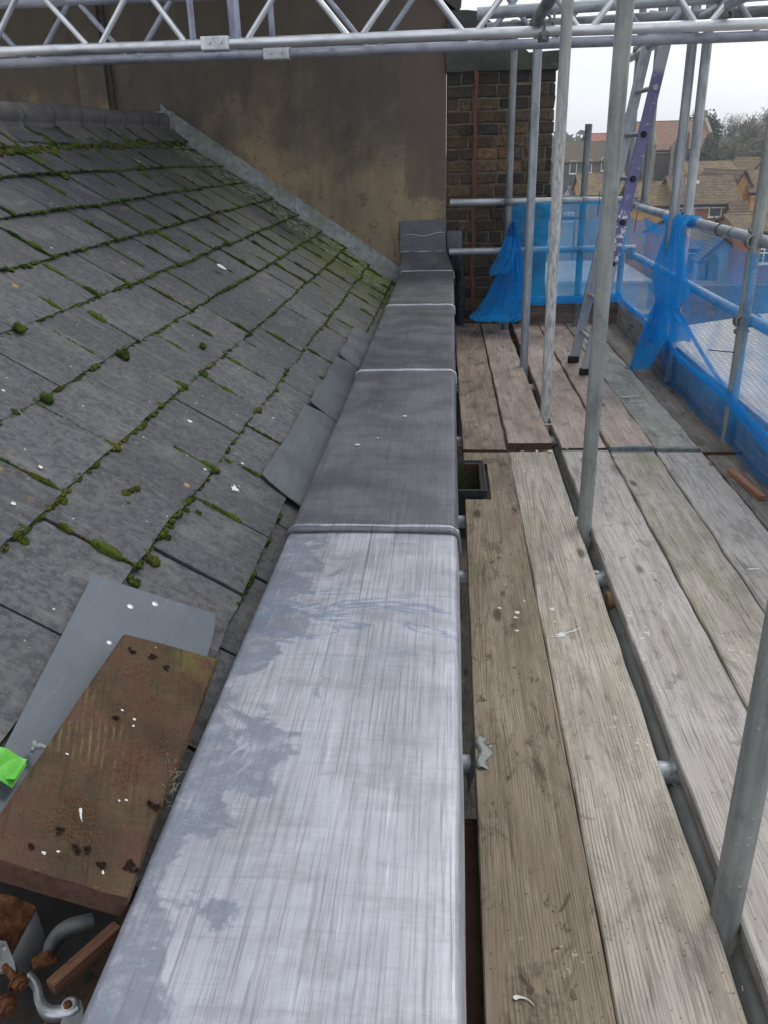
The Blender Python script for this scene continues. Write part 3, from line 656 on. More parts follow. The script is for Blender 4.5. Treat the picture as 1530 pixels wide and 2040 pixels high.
def hp(name, pl, pr, D, dep, pe, pr_, wall, roof, label, zb=None, wins=(), **kw):
    """house measured off the photograph: left/right, eaves and ridge heights at distance D"""
    x0 = bx(pl, pe, D)[0]; x1 = bx(pr, pe, D)[0]; ze = bx((pl + pr) / 2, pe, D)[1]; zr = bx((pl + pr) / 2, pr_, D + (dep / 2 if kw.get('ridge', 'x') == 'x' else 0))[1]
    zb_ = gz((x0 + x1) / 2, D) - .3 if zb is None else zb
    ww = [(bx(a, b, D)[0], bx(a, b, D)[1]) + tuple(r) for a, b, *r in wins]
    return house(name, x0, x1, D, dep, zb_, ze, zr, wall, roof, label, wins=ww, **kw)
hp('school_building', 1096, 1262, 128, 9, 322, 284, 'w_flint', 't_grey', 'long grey flint school with a brown roof and small white windows', cat='building', wins=((1142, 333, 1.0, 1.7, 0), (1172, 331, 1.0, 1.7, 0), (1205, 327, 1.0, 1.7, 1), (1143, 370, 1.3, 2.2, 0, 'w_white', True), (1157, 370, 1.3, 2.2, 0, 'w_white', True)), gutter=False)
hp('distant_house', 1172, 1262, 160, 9, 290, 267, 'w_red', 't_orange', 'distant house with a bright orange tiled roof behind the school', gutter=False, chimney=None)
hp('church', 1262, 1424, 134, 15, 299, 243, 'w_church', 't_red', 'big dark stone church with a long pinkish red tiled roof', cat='church', gutter=True, wins=((1285, 345, 1.4, 3.2, 0, 'w_white', True),), over=.2)
# church gable copings, turret and buttresses
ch = [o for o in C.objects if o.name == 'church'][0]
x1c = bx(1424, 299, 134)[0]; zec = bx(1343, 299, 134)[1]; zrc = bx(1343, 243, 141.5)[1]
for xx in (x1c - .1, bx(1262, 299, 134)[0] - .2):
    mb = MB()
    mb.add([(xx, 133.6, zec - .2), (xx + .4, 133.6, zec - .2), (xx + .4, 141.5, zrc + .1), (xx, 141.5, zrc + .1), (xx, 133.6, zec + .3), (xx + .4, 133.6, zec + .3), (xx + .4, 141.5, zrc + .7), (xx, 141.5, zrc + .7)], [(0, 1, 2, 3), (4, 5, 6, 7), (0, 1, 5, 4), (1, 2, 6, 5), (0, 3, 7, 4), (2, 3, 7, 6)])
    mb.box((xx - .05, 141.2, zrc + .7), (xx + .45, 141.8, zrc + 1.5))
    mb.build('gable_coping', 'w_stone', ch)
mb = MB(); 
xb = bx(1352, 300, 133)[0]
mb.box((xb - 1.0, 131.6, -8), (xb + 1.0, 133.98, bx(1352, 292, 132)[1])); mb.prism([(xb - 1.0, bx(1352, 292, 132)[1]), (xb + 1.0, bx(1352, 292, 132)[1]), (xb + 1.0, bx(1352, 268, 132)[1]), (xb + .6, bx(1352, 260, 132)[1]), (xb, bx(1352, 272, 132)[1])], 131.6, 133.98)
mb.build('buttress', 'w_church', ch, uv=[(q[0], q[2]) for q in mb.v])
mb = MB()
for pxx in (1338, 1352): 
    q = bx(pxx, 320, 131.5)[0]; mb.box((q - .22, 131.3, -8), (q + .22, 131.59, bx(1352, 285, 131.5)[1]))
mb.build('stone_quoin', 'w_stone', ch)
mb = MB(); q = bx(1293, 330, 130)[0]; zt = bx(1293, 290, 130)[1]
mb.tube([(q, 131, -9), (q, 131, zt)], 1.0, 8); mb.tube([(q, 131, zt), (q, 131, zt + .3), (q, 131, zt + 3.2)], [1.2, 1.1, .05], 8); mb.build('turret', 'w_stone', ch)
H3 = 'mossy roofed terraced houses in front of the church'
hp('terraced_house', 1160, 1262, 98, 8, 388, 348, 'w_orange', 't_brown', 'terraced house with mossy roof standing left of the ladder', group=H3, chimney=None)
mbh = hp('terraced_house', 1262, 1348, 92, 8, 410, 366, 'w_orange', 't_brown', 'terraced house with pinkish mossy roof right behind the ladder', group=H3, gutter=True)
r_ = hp('terraced_house', 1348, 1474, 90, 9, 406, 352, 'w_red', 't_brown2', 'red brick house with mossy brown roof and a square white window', group=H3, wins=((1425, 419, 1.25, 1.25, 1), (1374, 424, .9, 1.9, 0)))
mb = MB(); q = bx(1372, 362, 91); mb.tube([(q[0], 91.5, q[1] - .3), (q[0], 91.5, q[1] + .35)], .12, 8); mb.box((q[0] + .4, 91.2, q[1] - .2), (q[0] + 1.1, 91.5, q[1] + .1)); mb.build('roof_vent', 'w_white', r_)
hp('terraced_house', 1375, 1470, 108, 8, 352, 324, 'w_orange', 't_brown', 'house roof rising behind the red brick house, yellow moss along its ridge', group=H3)
hp('gabled_house', 1452, 1503, 94, 14, 386, 342, 'w_orange', 't_brown2', 'orange brick house with its plain gable end towards us', ridge='y', gutter=False)
hp('side_house', 1497, 1600, 93, 9, 383, 340, 'w_orange', 't_brown2', 'orange brick house with dark roof at the right edge behind the scaffold pole', wins=())
hp('far_gabled_house', 1498, 1538, 112, 10, 341, 317, 'w_orange', 't_brown', 'small far orange gable with a television aerial on it', ridge='y', gutter=False)
mb = MB(); q = bx(1517, 318, 111.8); mb.tube([(q[0], 112, q[1] - .5), (q[0], 112, q[1] + 1.6)], .04, 5); mb.tube([(q[0] - 1.6, 112, q[1] + .9), (q[0] + 1.2, 112, q[1] + 1.0)], .035, 5)
for i in range(7): mb.tube([(q[0] - 1.5 + i * .4, 111.7, q[1] + .93), (q[0] - 1.5 + i * .4, 112.3, q[1] + .93)], .02, 4)
mb.build('television_aerial', 'galv_dark', label='thin television aerial on the far orange gable', cat='aerial')
hp('lean_to', 1462, 1490, 87.5, 3, 437, 405, 'w_red', 't_brown2', 'small lean-to with tiled roof against the red brick house', cat='outbuilding', gutter=False)
hp('outhouse', 1463, 1512, 82, 3.6, 452, 425, 'w_red', 't_brown2', 'low brick outhouse with dark tiled roof below the orange gable', cat='outbuilding')
mb = MB(); a = bx(1418, 446, 84); b = bx(1474, 446, 84); mb.box((a[0], 84, a[1] - .25), (b[0], 88, a[1])); f_ = mb.build('porch', 'flat', label='cream flat roofed porch under the square white window', cat='porch')
mb = MB(); mb.box((a[0] + .2, 84.2, gz(26, 84)), (b[0] - .2, 88, a[1] - .253)); mb.build('wall', 'w_red', f_, uv=[(q[0], q[2]) for q in mb.v])
hp('rendered_house', 1140, 1216, 102, 9, 395, 372, 'w_grey', 't_slate', 'grey rendered house with white windows seen through the blue net', wins=((1183, 438, 1.25, 1.3, 3), (1182, 400, .7, .9, 2), (1131, 415, 1.0, .9, 3)), over=.1)
hp('garden_building', 1100, 1152, 90, 6, 432, 395, 'w_grey', 't_slate', 'low pale building with slate roof beside the grey rendered house', cat='building', wins=((1133, 432, 1.0, .9, 3),))
hp('chapel', 1372, 1414, 70, 16, 497, 437, 'w_red', 't_slate', 'old brick chapel range with slate roof behind the blue net', cat='chapel', wins=((1380, 520, .8, 1.9, 0, 'w_white', True), (1394, 520, .8, 1.9, 0, 'w_white', True)))
hp('chapel_gable', 1398, 1478, 68, 12, 515, 476, 'w_stone', 't_slate', 'pale chapel gable with dark arched windows seen through the blue net', cat='chapel', ridge='y', gutter=False, wins=((1418, 534, .95, 1.9, 0, 'w_white', True), (1400, 540, .8, 1.4, 0, 'w_white', True)))
hp('brick_terrace', 1478, 1640, 66, 8, 462, 430, 'w_red', 't_brown2', 'dark red brick terrace with white windows at the right edge', wins=((1521, 510, 1.1, 1.1, 3), (1580, 510, 1.1, 1.1, 3)))
mb = MB(); a = bx(1360, 570, 50); b = bx(1700, 600, 50)
mb.box((a[0], 50, -12.3), (b[0], 50.4, a[1])); mb.build('boundary_wall', 'w_flint', label='long dark boundary wall of the yard behind the net', cat='wall', uv=[(q[0], q[2]) for q in mb.v])
k = NT('pale_corrugated_sheet'); cg = k.math('MULTIPLY_ADD', k.math('SINE', k.math('MULTIPLY', k.sep(k.obj)[0], 30.0)), .5, .5); cc = k.mix(k.rng(k.noise(k.obj, .8, 5), .3, .7), (.42, .37, .29), (.55, .49, .40)); M['corr'] = k.pbr(k.mix(k.math('MULTIPLY', cg, .35), cc, (.2, .18, .15)), .8, 0, k.bump(cg, .5, .04))
mb = MB(); p = [ony(1300, 700, 24), ony(1480, 860, 17), ony(1760, 800, 19), ony(1560, 640, 30)]
zc = -6.0
pts = [onz(1290, 660, zc), onz(1470, 870, zc - 1.0), onz(1900, 830, zc - 1.0), onz(1620, 610, zc)]
nb = len(mb.v); mb.add(pts + [q - Vector((0, 0, .12)) for q in pts], [(0, 1, 2, 3), (7, 6, 5, 4), (0, 4, 5, 1), (1, 5, 6, 2), (2, 6, 7, 3), (3, 7, 4, 0)])
sr = mb.build('shed', 'corr', label='pale corrugated shed roof below the scaffold seen through the net', cat='shed')
mb = MB(); ins = [q.lerp(sum(pts, Vector()) / 4, .06) for q in pts]; mb.add([q - Vector((0, 0, .12)) for q in ins] + [Vector((q.x, q.y, -12.4)) for q in ins], [(0, 1, 5, 4), (1, 2, 6, 5), (2, 3, 7, 6), (3, 0, 4, 7)]); mb.build('wall', 'w_grey', sr)
mb = MB(); q0 = onz(1150, 560, -11.9); q1 = onz(1230, 560, -11.9)
mb.box((q0.x - 6, q0.y - 14, -12.3), (q1.x, q0.y, -10.2)); mb.prism([(q0.x - 6.3, -10.2), (q1.x + .3, -10.2), (q1.x + .3, -10.0), (q0.x - 6.3, -9.9)], q0.y - 14.3, q0.y + .3)
mb.build('garage', 'w_grey', label='low pale flat roofed garage below, seen through the far net', cat='garage')

# trees
def m_leaf(name, a, b):
    k = NT(name); c = k.mix(k.rng(k.noise(k.obj, .5, 4), .35, .65), a, b); c = k.mix(k.rng(k.noise(k.obj, 3, 3), .4, .7, 0, .5), c, tuple(q * .4 for q in a)); return k.pbr(c, .9, 0, None, .1)
M['leaf_dark'] = m_leaf('ivy_leaf', (.05, .06, .045), (.10, .11, .075)); M['leaf_olive'] = m_leaf('bud_haze', (.13, .125, .085), (.20, .19, .13)); M['twig'] = m_leaf('twig_bark', (.12, .105, .09), (.19, .17, .145)); M['bark'] = m_leaf('bark', (.085, .072, .06), (.14, .125, .105))
def tree(name, x, y, h, spread, seed, label, group, dense=0, twigs=5, evergreen=False, zb=None):
    rd = random.Random(seed); z0 = gz(x, y) - .3 if zb is None else zb
    root = empty(name, (x, y, z0), label, 'tree', group); tr = MB(); tw = MB(); lf = MB(); tips = []
    def br(p, d, L, r, lev):
        n = 4; pts = [p]; rs = [r]; q = p.copy()
        for i in range(n):
            d = (d + Vector([(rd.random() - .5) * .35 for _ in range(3)]) + Vector((0, 0, .06))).normalized(); q = q + d * L / n; pts.append(q.copy()); rs.append(r * (1 - .6 * (i + 1) / n))
        (tr if lev < 2 else tw).tube(pts, rs, 6 if lev < 2 else 3, cap=False)
        if lev >= 2: tips.extend(pts[2:])
        if lev >= twigs: return
        for c in range(4 if lev < 3 else 4):
            t = .35 + .65 * rd.random(); i = min(n - 1, int(t * n)); s_ = pts[i].lerp(pts[i + 1], t * n - i)
            a = Vector([rd.gauss(0, 1) for _ in range(3)]).normalized(); nd = (d * .9 + a * .75 + Vector((0, 0, .15))); nd.x *= spread; nd.y *= spread; br(s_, nd.normalized(), L * (.55 + .2 * rd.random()), max(r * .45, .012), lev + 1)
    br(Vector((x, y, z0)), Vector((0, 0, 1)), h * .46, h * .022, 0)
    if evergreen: tips = [t for t in tips]
    tr.build('trunk', 'bark', root)
    tw.build('twigs', 'twig', root, kind='stuff')
    if dense:
        for _ in range(dense):
            t = rd.choice(tips); c = t + Vector([rd.gauss(0, .45) for _ in range(3)]); sz = (.22 if evergreen else .13) * (.6 + rd.random()); u = Vector([rd.gauss(0, 1) for _ in range(3)]).normalized(); w = u.orthogonal().normalized()
            lf.add([c - u * sz, c + w * sz * .6, c + u * sz, c - w * sz * .6], [(0, 1, 2, 3)])
        lf.build('crown', 'leaf_dark' if evergreen else 'leaf_olive', root, kind='stuff')
    return root
tg = 'bare trees behind the church'
def tx(px, D): return bx(px, 280, D)[0]
def th(px, py, D): return bx(px, py, D)[1] - gz(tx(px, D), D)
tree('ivy_tree', tx(1428, 150), 150, th(1428, 222, 150), .9, 3, 'dark ivy covered tree beside the church gable', tg, 16000, 4, True)
tree('bare_tree', tx(1462, 158), 158, th(1470, 210, 158), 1.0, 11, 'tall bare tree with fine twigs against the sky, next right of the ivy tree', tg, 300, 6)
tree('bare_tree', tx(1492, 142), 142, th(1490, 245, 142), 1.2, 21, 'broad olive tinged bare tree above the orange gables', tg, 2500, 6)
tree('bare_tree', tx(1530, 150), 150, th(1530, 192, 150), 1.2, 31, 'tallest bare tree at the right edge of the picture', tg, 1200, 6)
tree('bare_tree', tx(1452, 138), 138, th(1450, 275, 138), 1.1, 41, 'low scrubby tree between the church wall and the orange gables', tg, 3000, 5)
tree('bare_tree', tx(1508, 132), 132, th(1508, 275, 132), 1.3, 51, 'low bushy bare tree just above the far orange gable', tg, 3000, 5)
tree('bare_tree', tx(1590, 150), 150, th(1530, 215, 150), 1.2, 61, 'bare tree just beyond the right edge', tg, 1000, 4)
hd = MB(); rd = random.Random(8)
for i in range(2600):
    px = 1090 + rd.random() * 480; D = 300 + rd.random() * 30; x, z = bx(px, 281 + 5 * math.sin(px * .06) + 4 * math.sin(px * .021), D)
    c = Vector((x, D, z - 2.6 + rd.gauss(0, 1.3))); sz = 1.1 + rd.random(); u = Vector([rd.gauss(0, 1) for _ in range(3)]).normalized(); w = u.orthogonal().normalized(); hd.add([c - u * sz, c + w * sz * .6, c + u * sz, c - w * sz * .6], [(0, 1, 2, 3)])
hd.build('far_wood', 'leaf_dark', label='far line of woodland along the horizon', kind='stuff')
mb = MB(); rd = random.Random(2)
for i in range(14000):
    px = 1395 + rd.random() * 200; D = 124 + rd.random() * 14; x = bx(px, 300, D)[0]
    hh = 4.6 + 1.6 * math.sin(px * .05) + 1.0 * math.sin(px * .13); c = Vector((x, D, gz(x, D) + rd.random() * hh)); sz = .22 + .2 * rd.random(); u = Vector([rd.gauss(0, 1) for _ in range(3)]).normalized(); w = u.orthogonal().normalized(); mb.add([c - u * sz, c + w * sz * .5, c + u * sz, c - w * sz * .5], [(0, 1, 2, 3)])
mb.build('undergrowth', 'leaf_dark', label='dark scrub at the foot of the bare trees', kind='stuff')

# ------------------------------------------------------------------ the house we stand on: far wall, pier, roof
YW = 7.72
mb = MB()
top = [(-.03, 1.17), (-2.6, 2.9), (-6, 2.9)]
mb.prism([(-6, -2.6), (-.052, -2.6), (-.052, 1.13), (-2.6, 2.85), (-6, 2.85)], YW, YW + .35)
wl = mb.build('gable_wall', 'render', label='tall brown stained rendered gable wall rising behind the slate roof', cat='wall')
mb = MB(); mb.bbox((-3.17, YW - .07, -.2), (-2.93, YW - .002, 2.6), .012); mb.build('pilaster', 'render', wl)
mb = MB(); mb.bbox((-2.925, YW - .045, -.2), (-2.885, YW - .002, 2.6), .008); mb.build('pilaster_edge', 'cement', wl)
mb = MB(); d = (Vector((-2.6, 0, 2.85)) - Vector((-.052, 0, 1.13))).normalized(); n = Vector((-d.z, 0, d.x)) * (-1 if d.x > 0 else 1); n = Vector((abs(d.z), 0, abs(d.x)))
a = Vector((.02, 0, 1.08)); b = Vector((-2.7, 0, 2.917)); mb.prism([(a.x, a.z), (b.x, b.z), (b.x + n.x * .09, b.z + n.z * .09), (a.x + n.x * .09, a.z + n.z * .09)], YW - .06, YW + .42); mb.build('coping', 'cement', wl)
# brick pier with stepped cement coping
pier = empty('brick_pier', (.4, YW, -1.5), 'old brown brick pier with mossy cement coping at the end of the platform', 'wall')
mb = MB(); mb.box((-.048, YW + .012, -12.3), (.842, YW + .36, .63)); mb.build('mortar', 'mortar', pier)
rb = random.Random(77); mb = MB(); CH = .0965; z = .63 - CH; row = 0
while z > -2.3:
    x = -.05; st = row % 2; 
    while x < .85:
        w = (.118 if (st + int((x + .05) * 7)) % 3 == 0 else .205) * (.9 + .2 * rb.random()); x2 = min(x + w, .86 + rb.uniform(-.012, .008)) if x + w > .78 else x + w
        if x2 > .80: x2 = .86 + rb.uniform(-.014, .006)
        c = rb.random(); base = (.115, .086, .064) if c < .5 else (.17, .12, .075) if c < .75 else (.06, .054, .052)
        if .18 < x < .42 and .08 > z > -.18 or (.2 < x < .3 and z > .2 and rb.random() < .5): base = (.30, .165, .11)
        tv = rb.uniform(.7, 1.25); mb.tint = tuple(q * tv for q in base); dep = rb.uniform(-.004, .008)
        bm = bmesh.new(); bmesh.ops.create_cube(bm, size=1)
        lo, hi = (x + .007, YW - .004 + dep, z + .007 + rb.uniform(-.002, .002)), (x2 - .007, YW + .1, z + CH - .007 + rb.uniform(-.002, .002))
        for q in bm.verts: q.co = Vector([(lo[i] + hi[i]) / 2 + q.co[i] * (hi[i] - lo[i]) + rb.uniform(-.0055, .0055) for i in range(3)])
        bmesh.ops.bevel(bm, geom=[e for e in bm.edges if min(v.co.y for v in e.verts) < YW + .05 and max(v.co.y for v in e.verts) < YW + .05], offset=.008, segments=1, affect='EDGES')
        mb.bm(bm); x = x2
    z -= CH; row += 1
mb.build('bricks', 'brick', pier, tint=True)
# side bricks (right face) read as returns
mb = MB(); z = .63 - CH; row = 0
while z > -2.3:
    y = YW + .105
    while y < YW + .36:
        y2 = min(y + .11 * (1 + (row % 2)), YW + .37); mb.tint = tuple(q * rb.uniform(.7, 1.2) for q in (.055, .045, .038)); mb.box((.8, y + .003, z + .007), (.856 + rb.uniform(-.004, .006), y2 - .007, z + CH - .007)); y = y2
    z -= CH; row += 1
mb.build('side_bricks', 'brick', pier, tint=True)
mb = MB(); mb.prism([(-.05, .632), (.872, .632), (.872, .765), (.62, .755), (.52, .832), (.197, 1.06), (.12, 1.07), (-.05, 1.075)], YW - .035, YW + .42); mb.build('coping', 'cement', pier)
mb = MB()
pts = []
for i in range(30): z = .64 - i * .066; pts.append((.195 + .006 * math.sin(i), YW - .02 - (0.02 if i < 2 else 0), z))
vs = []
for p in pts: vs += [(p[0] - .017, p[1], p[2]), (p[0] + .017, p[1], p[2]), (p[0] + .017, p[1] + .006, p[2]), (p[0] - .017, p[1] + .006, p[2])]
mb.add(vs, [(i * 4 + j, i * 4 + (j + 1) % 4, i * 4 + 4 + (j + 1) % 4, i * 4 + 4 + j) for i in range(29) for j in range(4)]); mb.build('metal_strap', 'strap', label='red brown metal strap running down the brick pier', cat='strap')
# black soil pipe
mb = MB(); mb.tube([(.085, YW - .09, z / 10) for z in range(-9, -26, -1)], .036, 18)
for zz in (-1.12, -1.16, -1.28): mb.tube([(.085, YW - .09, zz), (.085, YW - .09, zz - .02)], .047, 18)
mb.tube([(.085, YW - .09, -.9), (.07, YW - .1, -.86), (.03, YW - .12, -.83)], [.036, .045, .05], 18)
mb.build('drain_pipe', 'pipe_iron', label='black drain pipe between the lead capping and the brick pier', cat='pipe')

# slate roof
roof = empty('slate_roof', (-1.4, 4, -1.2), 'mossy slate roof slope rising left of the lead capped wall', 'roof')
rs_ = random.Random(12); SW, G = .336, .25; S0 = .12; joints = []
mb = MB(); ROWS = 9; Y_END = 7.70
for r in range(-1, ROWS):
    s0 = S0 + r * G; s1 = s0 + G * 1.35; ph = (.10 if r % 2 else .27) + (.03 * math.sin(r * 2.1)); kx = 0
    y = -1.5 + ph
    y0r = .93 if s0 < .5 else .93 - (s0 - .5) * 1.8
    while y < Y_END:
        w = SW + rs_.uniform(-.012, .012); ya, yb = y + .004, min(y + w - .004, Y_END)
        if yb > y0r:
            ya = max(ya, y0r)
            sag = .014 * math.sin(y * .8 + r * .5)
            t = .12 + .62 * rs_.random() ** 1.4 + (.3 if rs_.random() < .06 else 0); lift = rs_.uniform(0, .006); ds = rs_.uniform(-.006, .006)
            mb.tint = (t, t, t)
            nx, ny = 5, 5; b = len(mb.v)
            # lower edge proud by the lap, head end down
            def sp(u, v, h): s = s0 + ds + (s1 - s0) * v; return rp(s, ya + (yb - ya) * u, .022 + lift - .017 * v + h + sag + .0015 * noise.noise(Vector((u * 3 + y * 7, v * 3, r))))
            T = [sp(i / nx, j / ny, 0) for j in range(ny + 1) for i in range(nx + 1)]
            for i in range(nx + 1): T[i] = T[i] + Vector((CT, 0, -ST)) * rs_.uniform(-.0045, .0045)
            mb.add(T, [(j * (nx + 1) + i, j * (nx + 1) + i + 1, (j + 1) * (nx + 1) + i + 1, (j + 1) * (nx + 1) + i) for j in range(ny) for i in range(nx)])
            lo = [T[i] for i in range(nx + 1)]; mb.add(lo + [q - RN * .008 for q in lo], [(i, i + 1, nx + 2 + i, nx + 1 + i) for i in range(nx)])
            for i in (0, nx): e = [T[j * (nx + 1) + i] for j in range(ny + 1)]; mb.add(e + [q - RN * .008 for q in e], [(j, j + 1, ny + 2 + j, ny + 1 + j) for j in range(ny)])
            joints.append((r, s0 + ds, ya - .004, yb + .004, sag + lift))
        y += w
mb.build('slates', 'slate', roof, tint=True)
mb = MB(); mb.add([rp(-.06, .93, -.03), rp(-.06, Y_END, -.03), rp(2.42, Y_END, -.03), rp(2.3, -1.5, -.03), rp(.5, .93, -.03)], [(0, 1, 2, 3, 4)]); mb.build('underlay', 'void', roof)
# ridge tiles
def RSf(y): return 2.33 + .042 * (y - 4.6)
RS = 2.40
for i in range(18):
    y0, y1 = 7.70 - (i + 1) * .42, 7.70 - i * .42 - .016; mb = MB(); dz = .006 * math.sin(i * 1.7)
    def prof(y, sx=1.0):
        pr = []; RS = RSf(y)
        for a, h in ((-.23, .014), (-.23, .032), (-.10, .036), (-.066, .037)): pr.append(rp(RS + a, y, h))
        c = rp(RS, y, .045)
        for j in range(10): an = R(200 - j * 38); pr.append(c + Vector((math.cos(R(-38 + j * 27)) * .060, 0, .022 + math.sin(R(-38 + j * 27)) * .060)))
        for a, h in ((.10, -.02), (.25, -.12)): q = rp(RS, y, .02); pr.append(q + Vector((-a * CT, 0, -a * ST)))
        return [q + Vector((0, 0, dz)) for q in pr]
    A, B = prof(y0), prof(y1); n = len(A); mb.smooth = False; mb.add(A[:5] + B[:5], [(j, j + 1, 6 + j, 5 + j) for j in range(4)]); mb.smooth = True; m_ = n - 4; mb.add(A[4:] + B[4:], [(j, j + 1, m_ + j + 1, m_ + j) for j in range(m_ - 1)]); mb.smooth = False; mb.add(A + B, [tuple(range(n)), tuple(range(2 * n - 1, n - 1, -1))]); mb.build('ridge_tile', 'ridge', roof)
# moss in the joints
ICO = {}
def ico(n):
    if n not in ICO:
        bm = bmesh.new(); bmesh.ops.create_icosphere(bm, subdivisions=n, radius=1); bm.verts.index_update(); ICO[n] = ([v.co.copy() for v in bm.verts], [[v.index for v in f.verts] for f in bm.faces]); bm.free()
    return ICO[n]
FR = Matrix((Vector((-CT, 0, ST)), Vector((0, 1, 0)), RN)).transposed()
def clump(mb, c, rs, ry, h, sub=2, seed=0, fr=FR):
    V, Fc = ico(sub); out = []
    for v in V:
        k_ = .92 + .40 * noise.noise(v * 2.2 + Vector((seed, seed * 2, 0))) + .22 * noise.noise(v * 5.5 + Vector((seed, 0, 3)))
        out.append(c + fr @ Vector((v.x * rs * k_, v.y * ry * k_, (v.z * .9 + .1) * h * k_)))
    mb.smooth = True; mb.add(out, Fc); mb.smooth = False
    nb_ = 26 if c.y < 2.6 else 9 if c.y < 4.5 else 3
    rb_ = random.Random(seed)
    for _ in range(nb_):
        d = Vector((rb_.gauss(0, 1), rb_.gauss(0, 1), abs(rb_.gauss(0, 1)) * .9)).normalized(); q = c + fr @ Vector((d.x * rs * .98, d.y * ry * .98, d.z * h * .95))
        dd = (fr @ Vector((d.x + rb_.gauss(0, .4), d.y + rb_.gauss(0, .4), d.z + .5))).normalized(); l = rb_.uniform(.0014, .0036) * (1 if c.y < 2.6 else 1.7); w = dd.orthogonal().normalized() * l * .42; w2 = dd.cross(w)
        mb.add([q - w, q + w, q + w2, q + dd * l], [(0, 1, 3), (1, 2, 3), (2, 0, 3)])
mm = MB(); mbn = MB(); rm = random.Random(4)
def dens(s, y, t): 
    return noise.noise(Vector((s * 1.9, y * 1.4, 3.3))) * .5 + .5
def covered(p):                     # nothing grows where the loose sheet and the plank lie
    return False
for r, s0, ya, yb, hh in joints:
    if r < 0: continue
    # along the lower edge (course line)
    far = max(0, (ya - 2) / 5)
    y = ya
    while y < yb:
        if r == 1 and y < 1.60 or r == 0 and y < 1.72: y += .02; continue
        dn_ = dens(s0, y, 0); q = rm.random()
        if r == 0: dn_ *= .75 if y > 1.7 else .45
        if q < .42 + 1.15 * (dn_ - .3):
            sz = rm.uniform(.0045, .0115) * (1.6 if rm.random() < .10 else 1) * (.85 + .35 * far)
            clump(mm if rm.random() < .85 else mbn, rp(s0 + rm.uniform(-.009, .004), y, .017 + hh), sz * rm.uniform(.7, 1.1), sz * rm.uniform(.9, 1.8), sz * rm.uniform(.5, .85), 2 if ya < 3.4 else 1, rm.random() * 99)
        y += rm.uniform(.008, .018) * (1 + far * .5)
    # up the perpend between two slates
    st_, en = (0, rm.uniform(.3, 1)) if rm.random() < .72 else (rm.uniform(.2, .5), 1)
    pr_ = .66 if ya > 1.6 else .5
    if not (r < 1 and ya < 1.75) and rm.random() < pr_ + .2 * (dens(s0, ya, 1)):
        v = st_
        while v < en:
            cush = max(0, noise.noise(Vector((v * 4 + s0 * 9, ya * 3, 1)))); sz = rm.uniform(.0045, .009) * (.8 + .4 * far) + cush * .020
            clump(mm if rm.random() < .8 else mbn, rp(s0 + G * v, ya, .022 + hh - .0125 * v), sz * rm.uniform(1.2, 2.2), sz * rm.uniform(.7, 1.1), sz * .9, 2 if ya < 3.4 else 1, rm.random() * 99)
            v += rm.uniform(.025, .055) * (1.9 if cush < .05 else 1)
y = -1
while y < 7.6:                      # thick band below the ridge tiles
    for _ in range(2):
        if rm.random() < (.62 if y < 6.6 else .25): sz = rm.uniform(.010, .022); clump(mm if rm.random() < .6 else mbn, rp(RSf(y) - .235 + rm.uniform(-.045, .015), y, .03), sz * rm.uniform(.8, 1.8), sz * 1.3, sz * .8, 1, rm.random() * 99)
    y += .03
for i in range(18):
    y = 7.70 - i * .42
    for j in range(12): sz = rm.uniform(.006, .014); clump(mm, rp(RSf(y) - .23 + j * .020, y + rm.uniform(-.008, .008), .035 + (.05 if j > 9 else 0)), sz * 1.4, sz, sz, 1, rm.random() * 99)
def mosspt(px, py, rs, ry, h, b=False, sub=3):
    c = onr(px, py, .026)
    for q in range(9): a = q * 2.4; f = .62 * (q / 8) ** .5; clump(mbn if b or q == 5 else mm, c + FR @ Vector((rs * f * math.cos(a), ry * f * math.sin(a), 0)), rs * rm.uniform(.35, .55), ry * rm.uniform(.35, .55), h * rm.uniform(.45, .75), 2, px + q)
for q in ((330, 1072, .016, .014, .015), (338, 1050, .013, .012, .012), (370, 1018, .013, .013, .014), (45, 1078, .017, .014, .015), (122, 1000, .018, .015, .016), (93, 795, .024, .02, .02), (246, 708, .026, .022, .022), (305, 1120, .022, .02, .02, True), (268, 1162, .018, .016, .013), (252, 1008, .013, .022, .016, True), (312, 1070, .017, .017, .015), (405, 745, .02, .018, .018), (405, 690, .018, .016, .018), (40, 655, .024, .03, .02), (453, 920, .013, .014, .012), (395, 1025, .014, .013, .012), (70, 1320, .014, .007, .007)): mosspt(*q)
for j in range(26): clump(mm, onr(62 + j * 2.6, 312 + j * 1.5 + rm.uniform(-3, 3), .02), rm.uniform(.02, .04), rm.uniform(.012, .03), .014, 2, j * 3.1)
mm.build('moss', 'moss', roof, kind='stuff'); mbn.build('brown_moss', 'moss_brown', roof, kind='stuff')
mb = MB(); clump(mb, onr(250, 985, .03), .012, .018, .012, 3, 5); clump(mb, onr(262, 978, .035), .008, .012, .009, 3, 8); clump(mb, onr(273, 975, .035), .009, .012, .010, 3, 11)
mb.build('moss_clump', 'moss_brown', label='loose torn moss clump lying on a slate near the white splash', cat='moss')
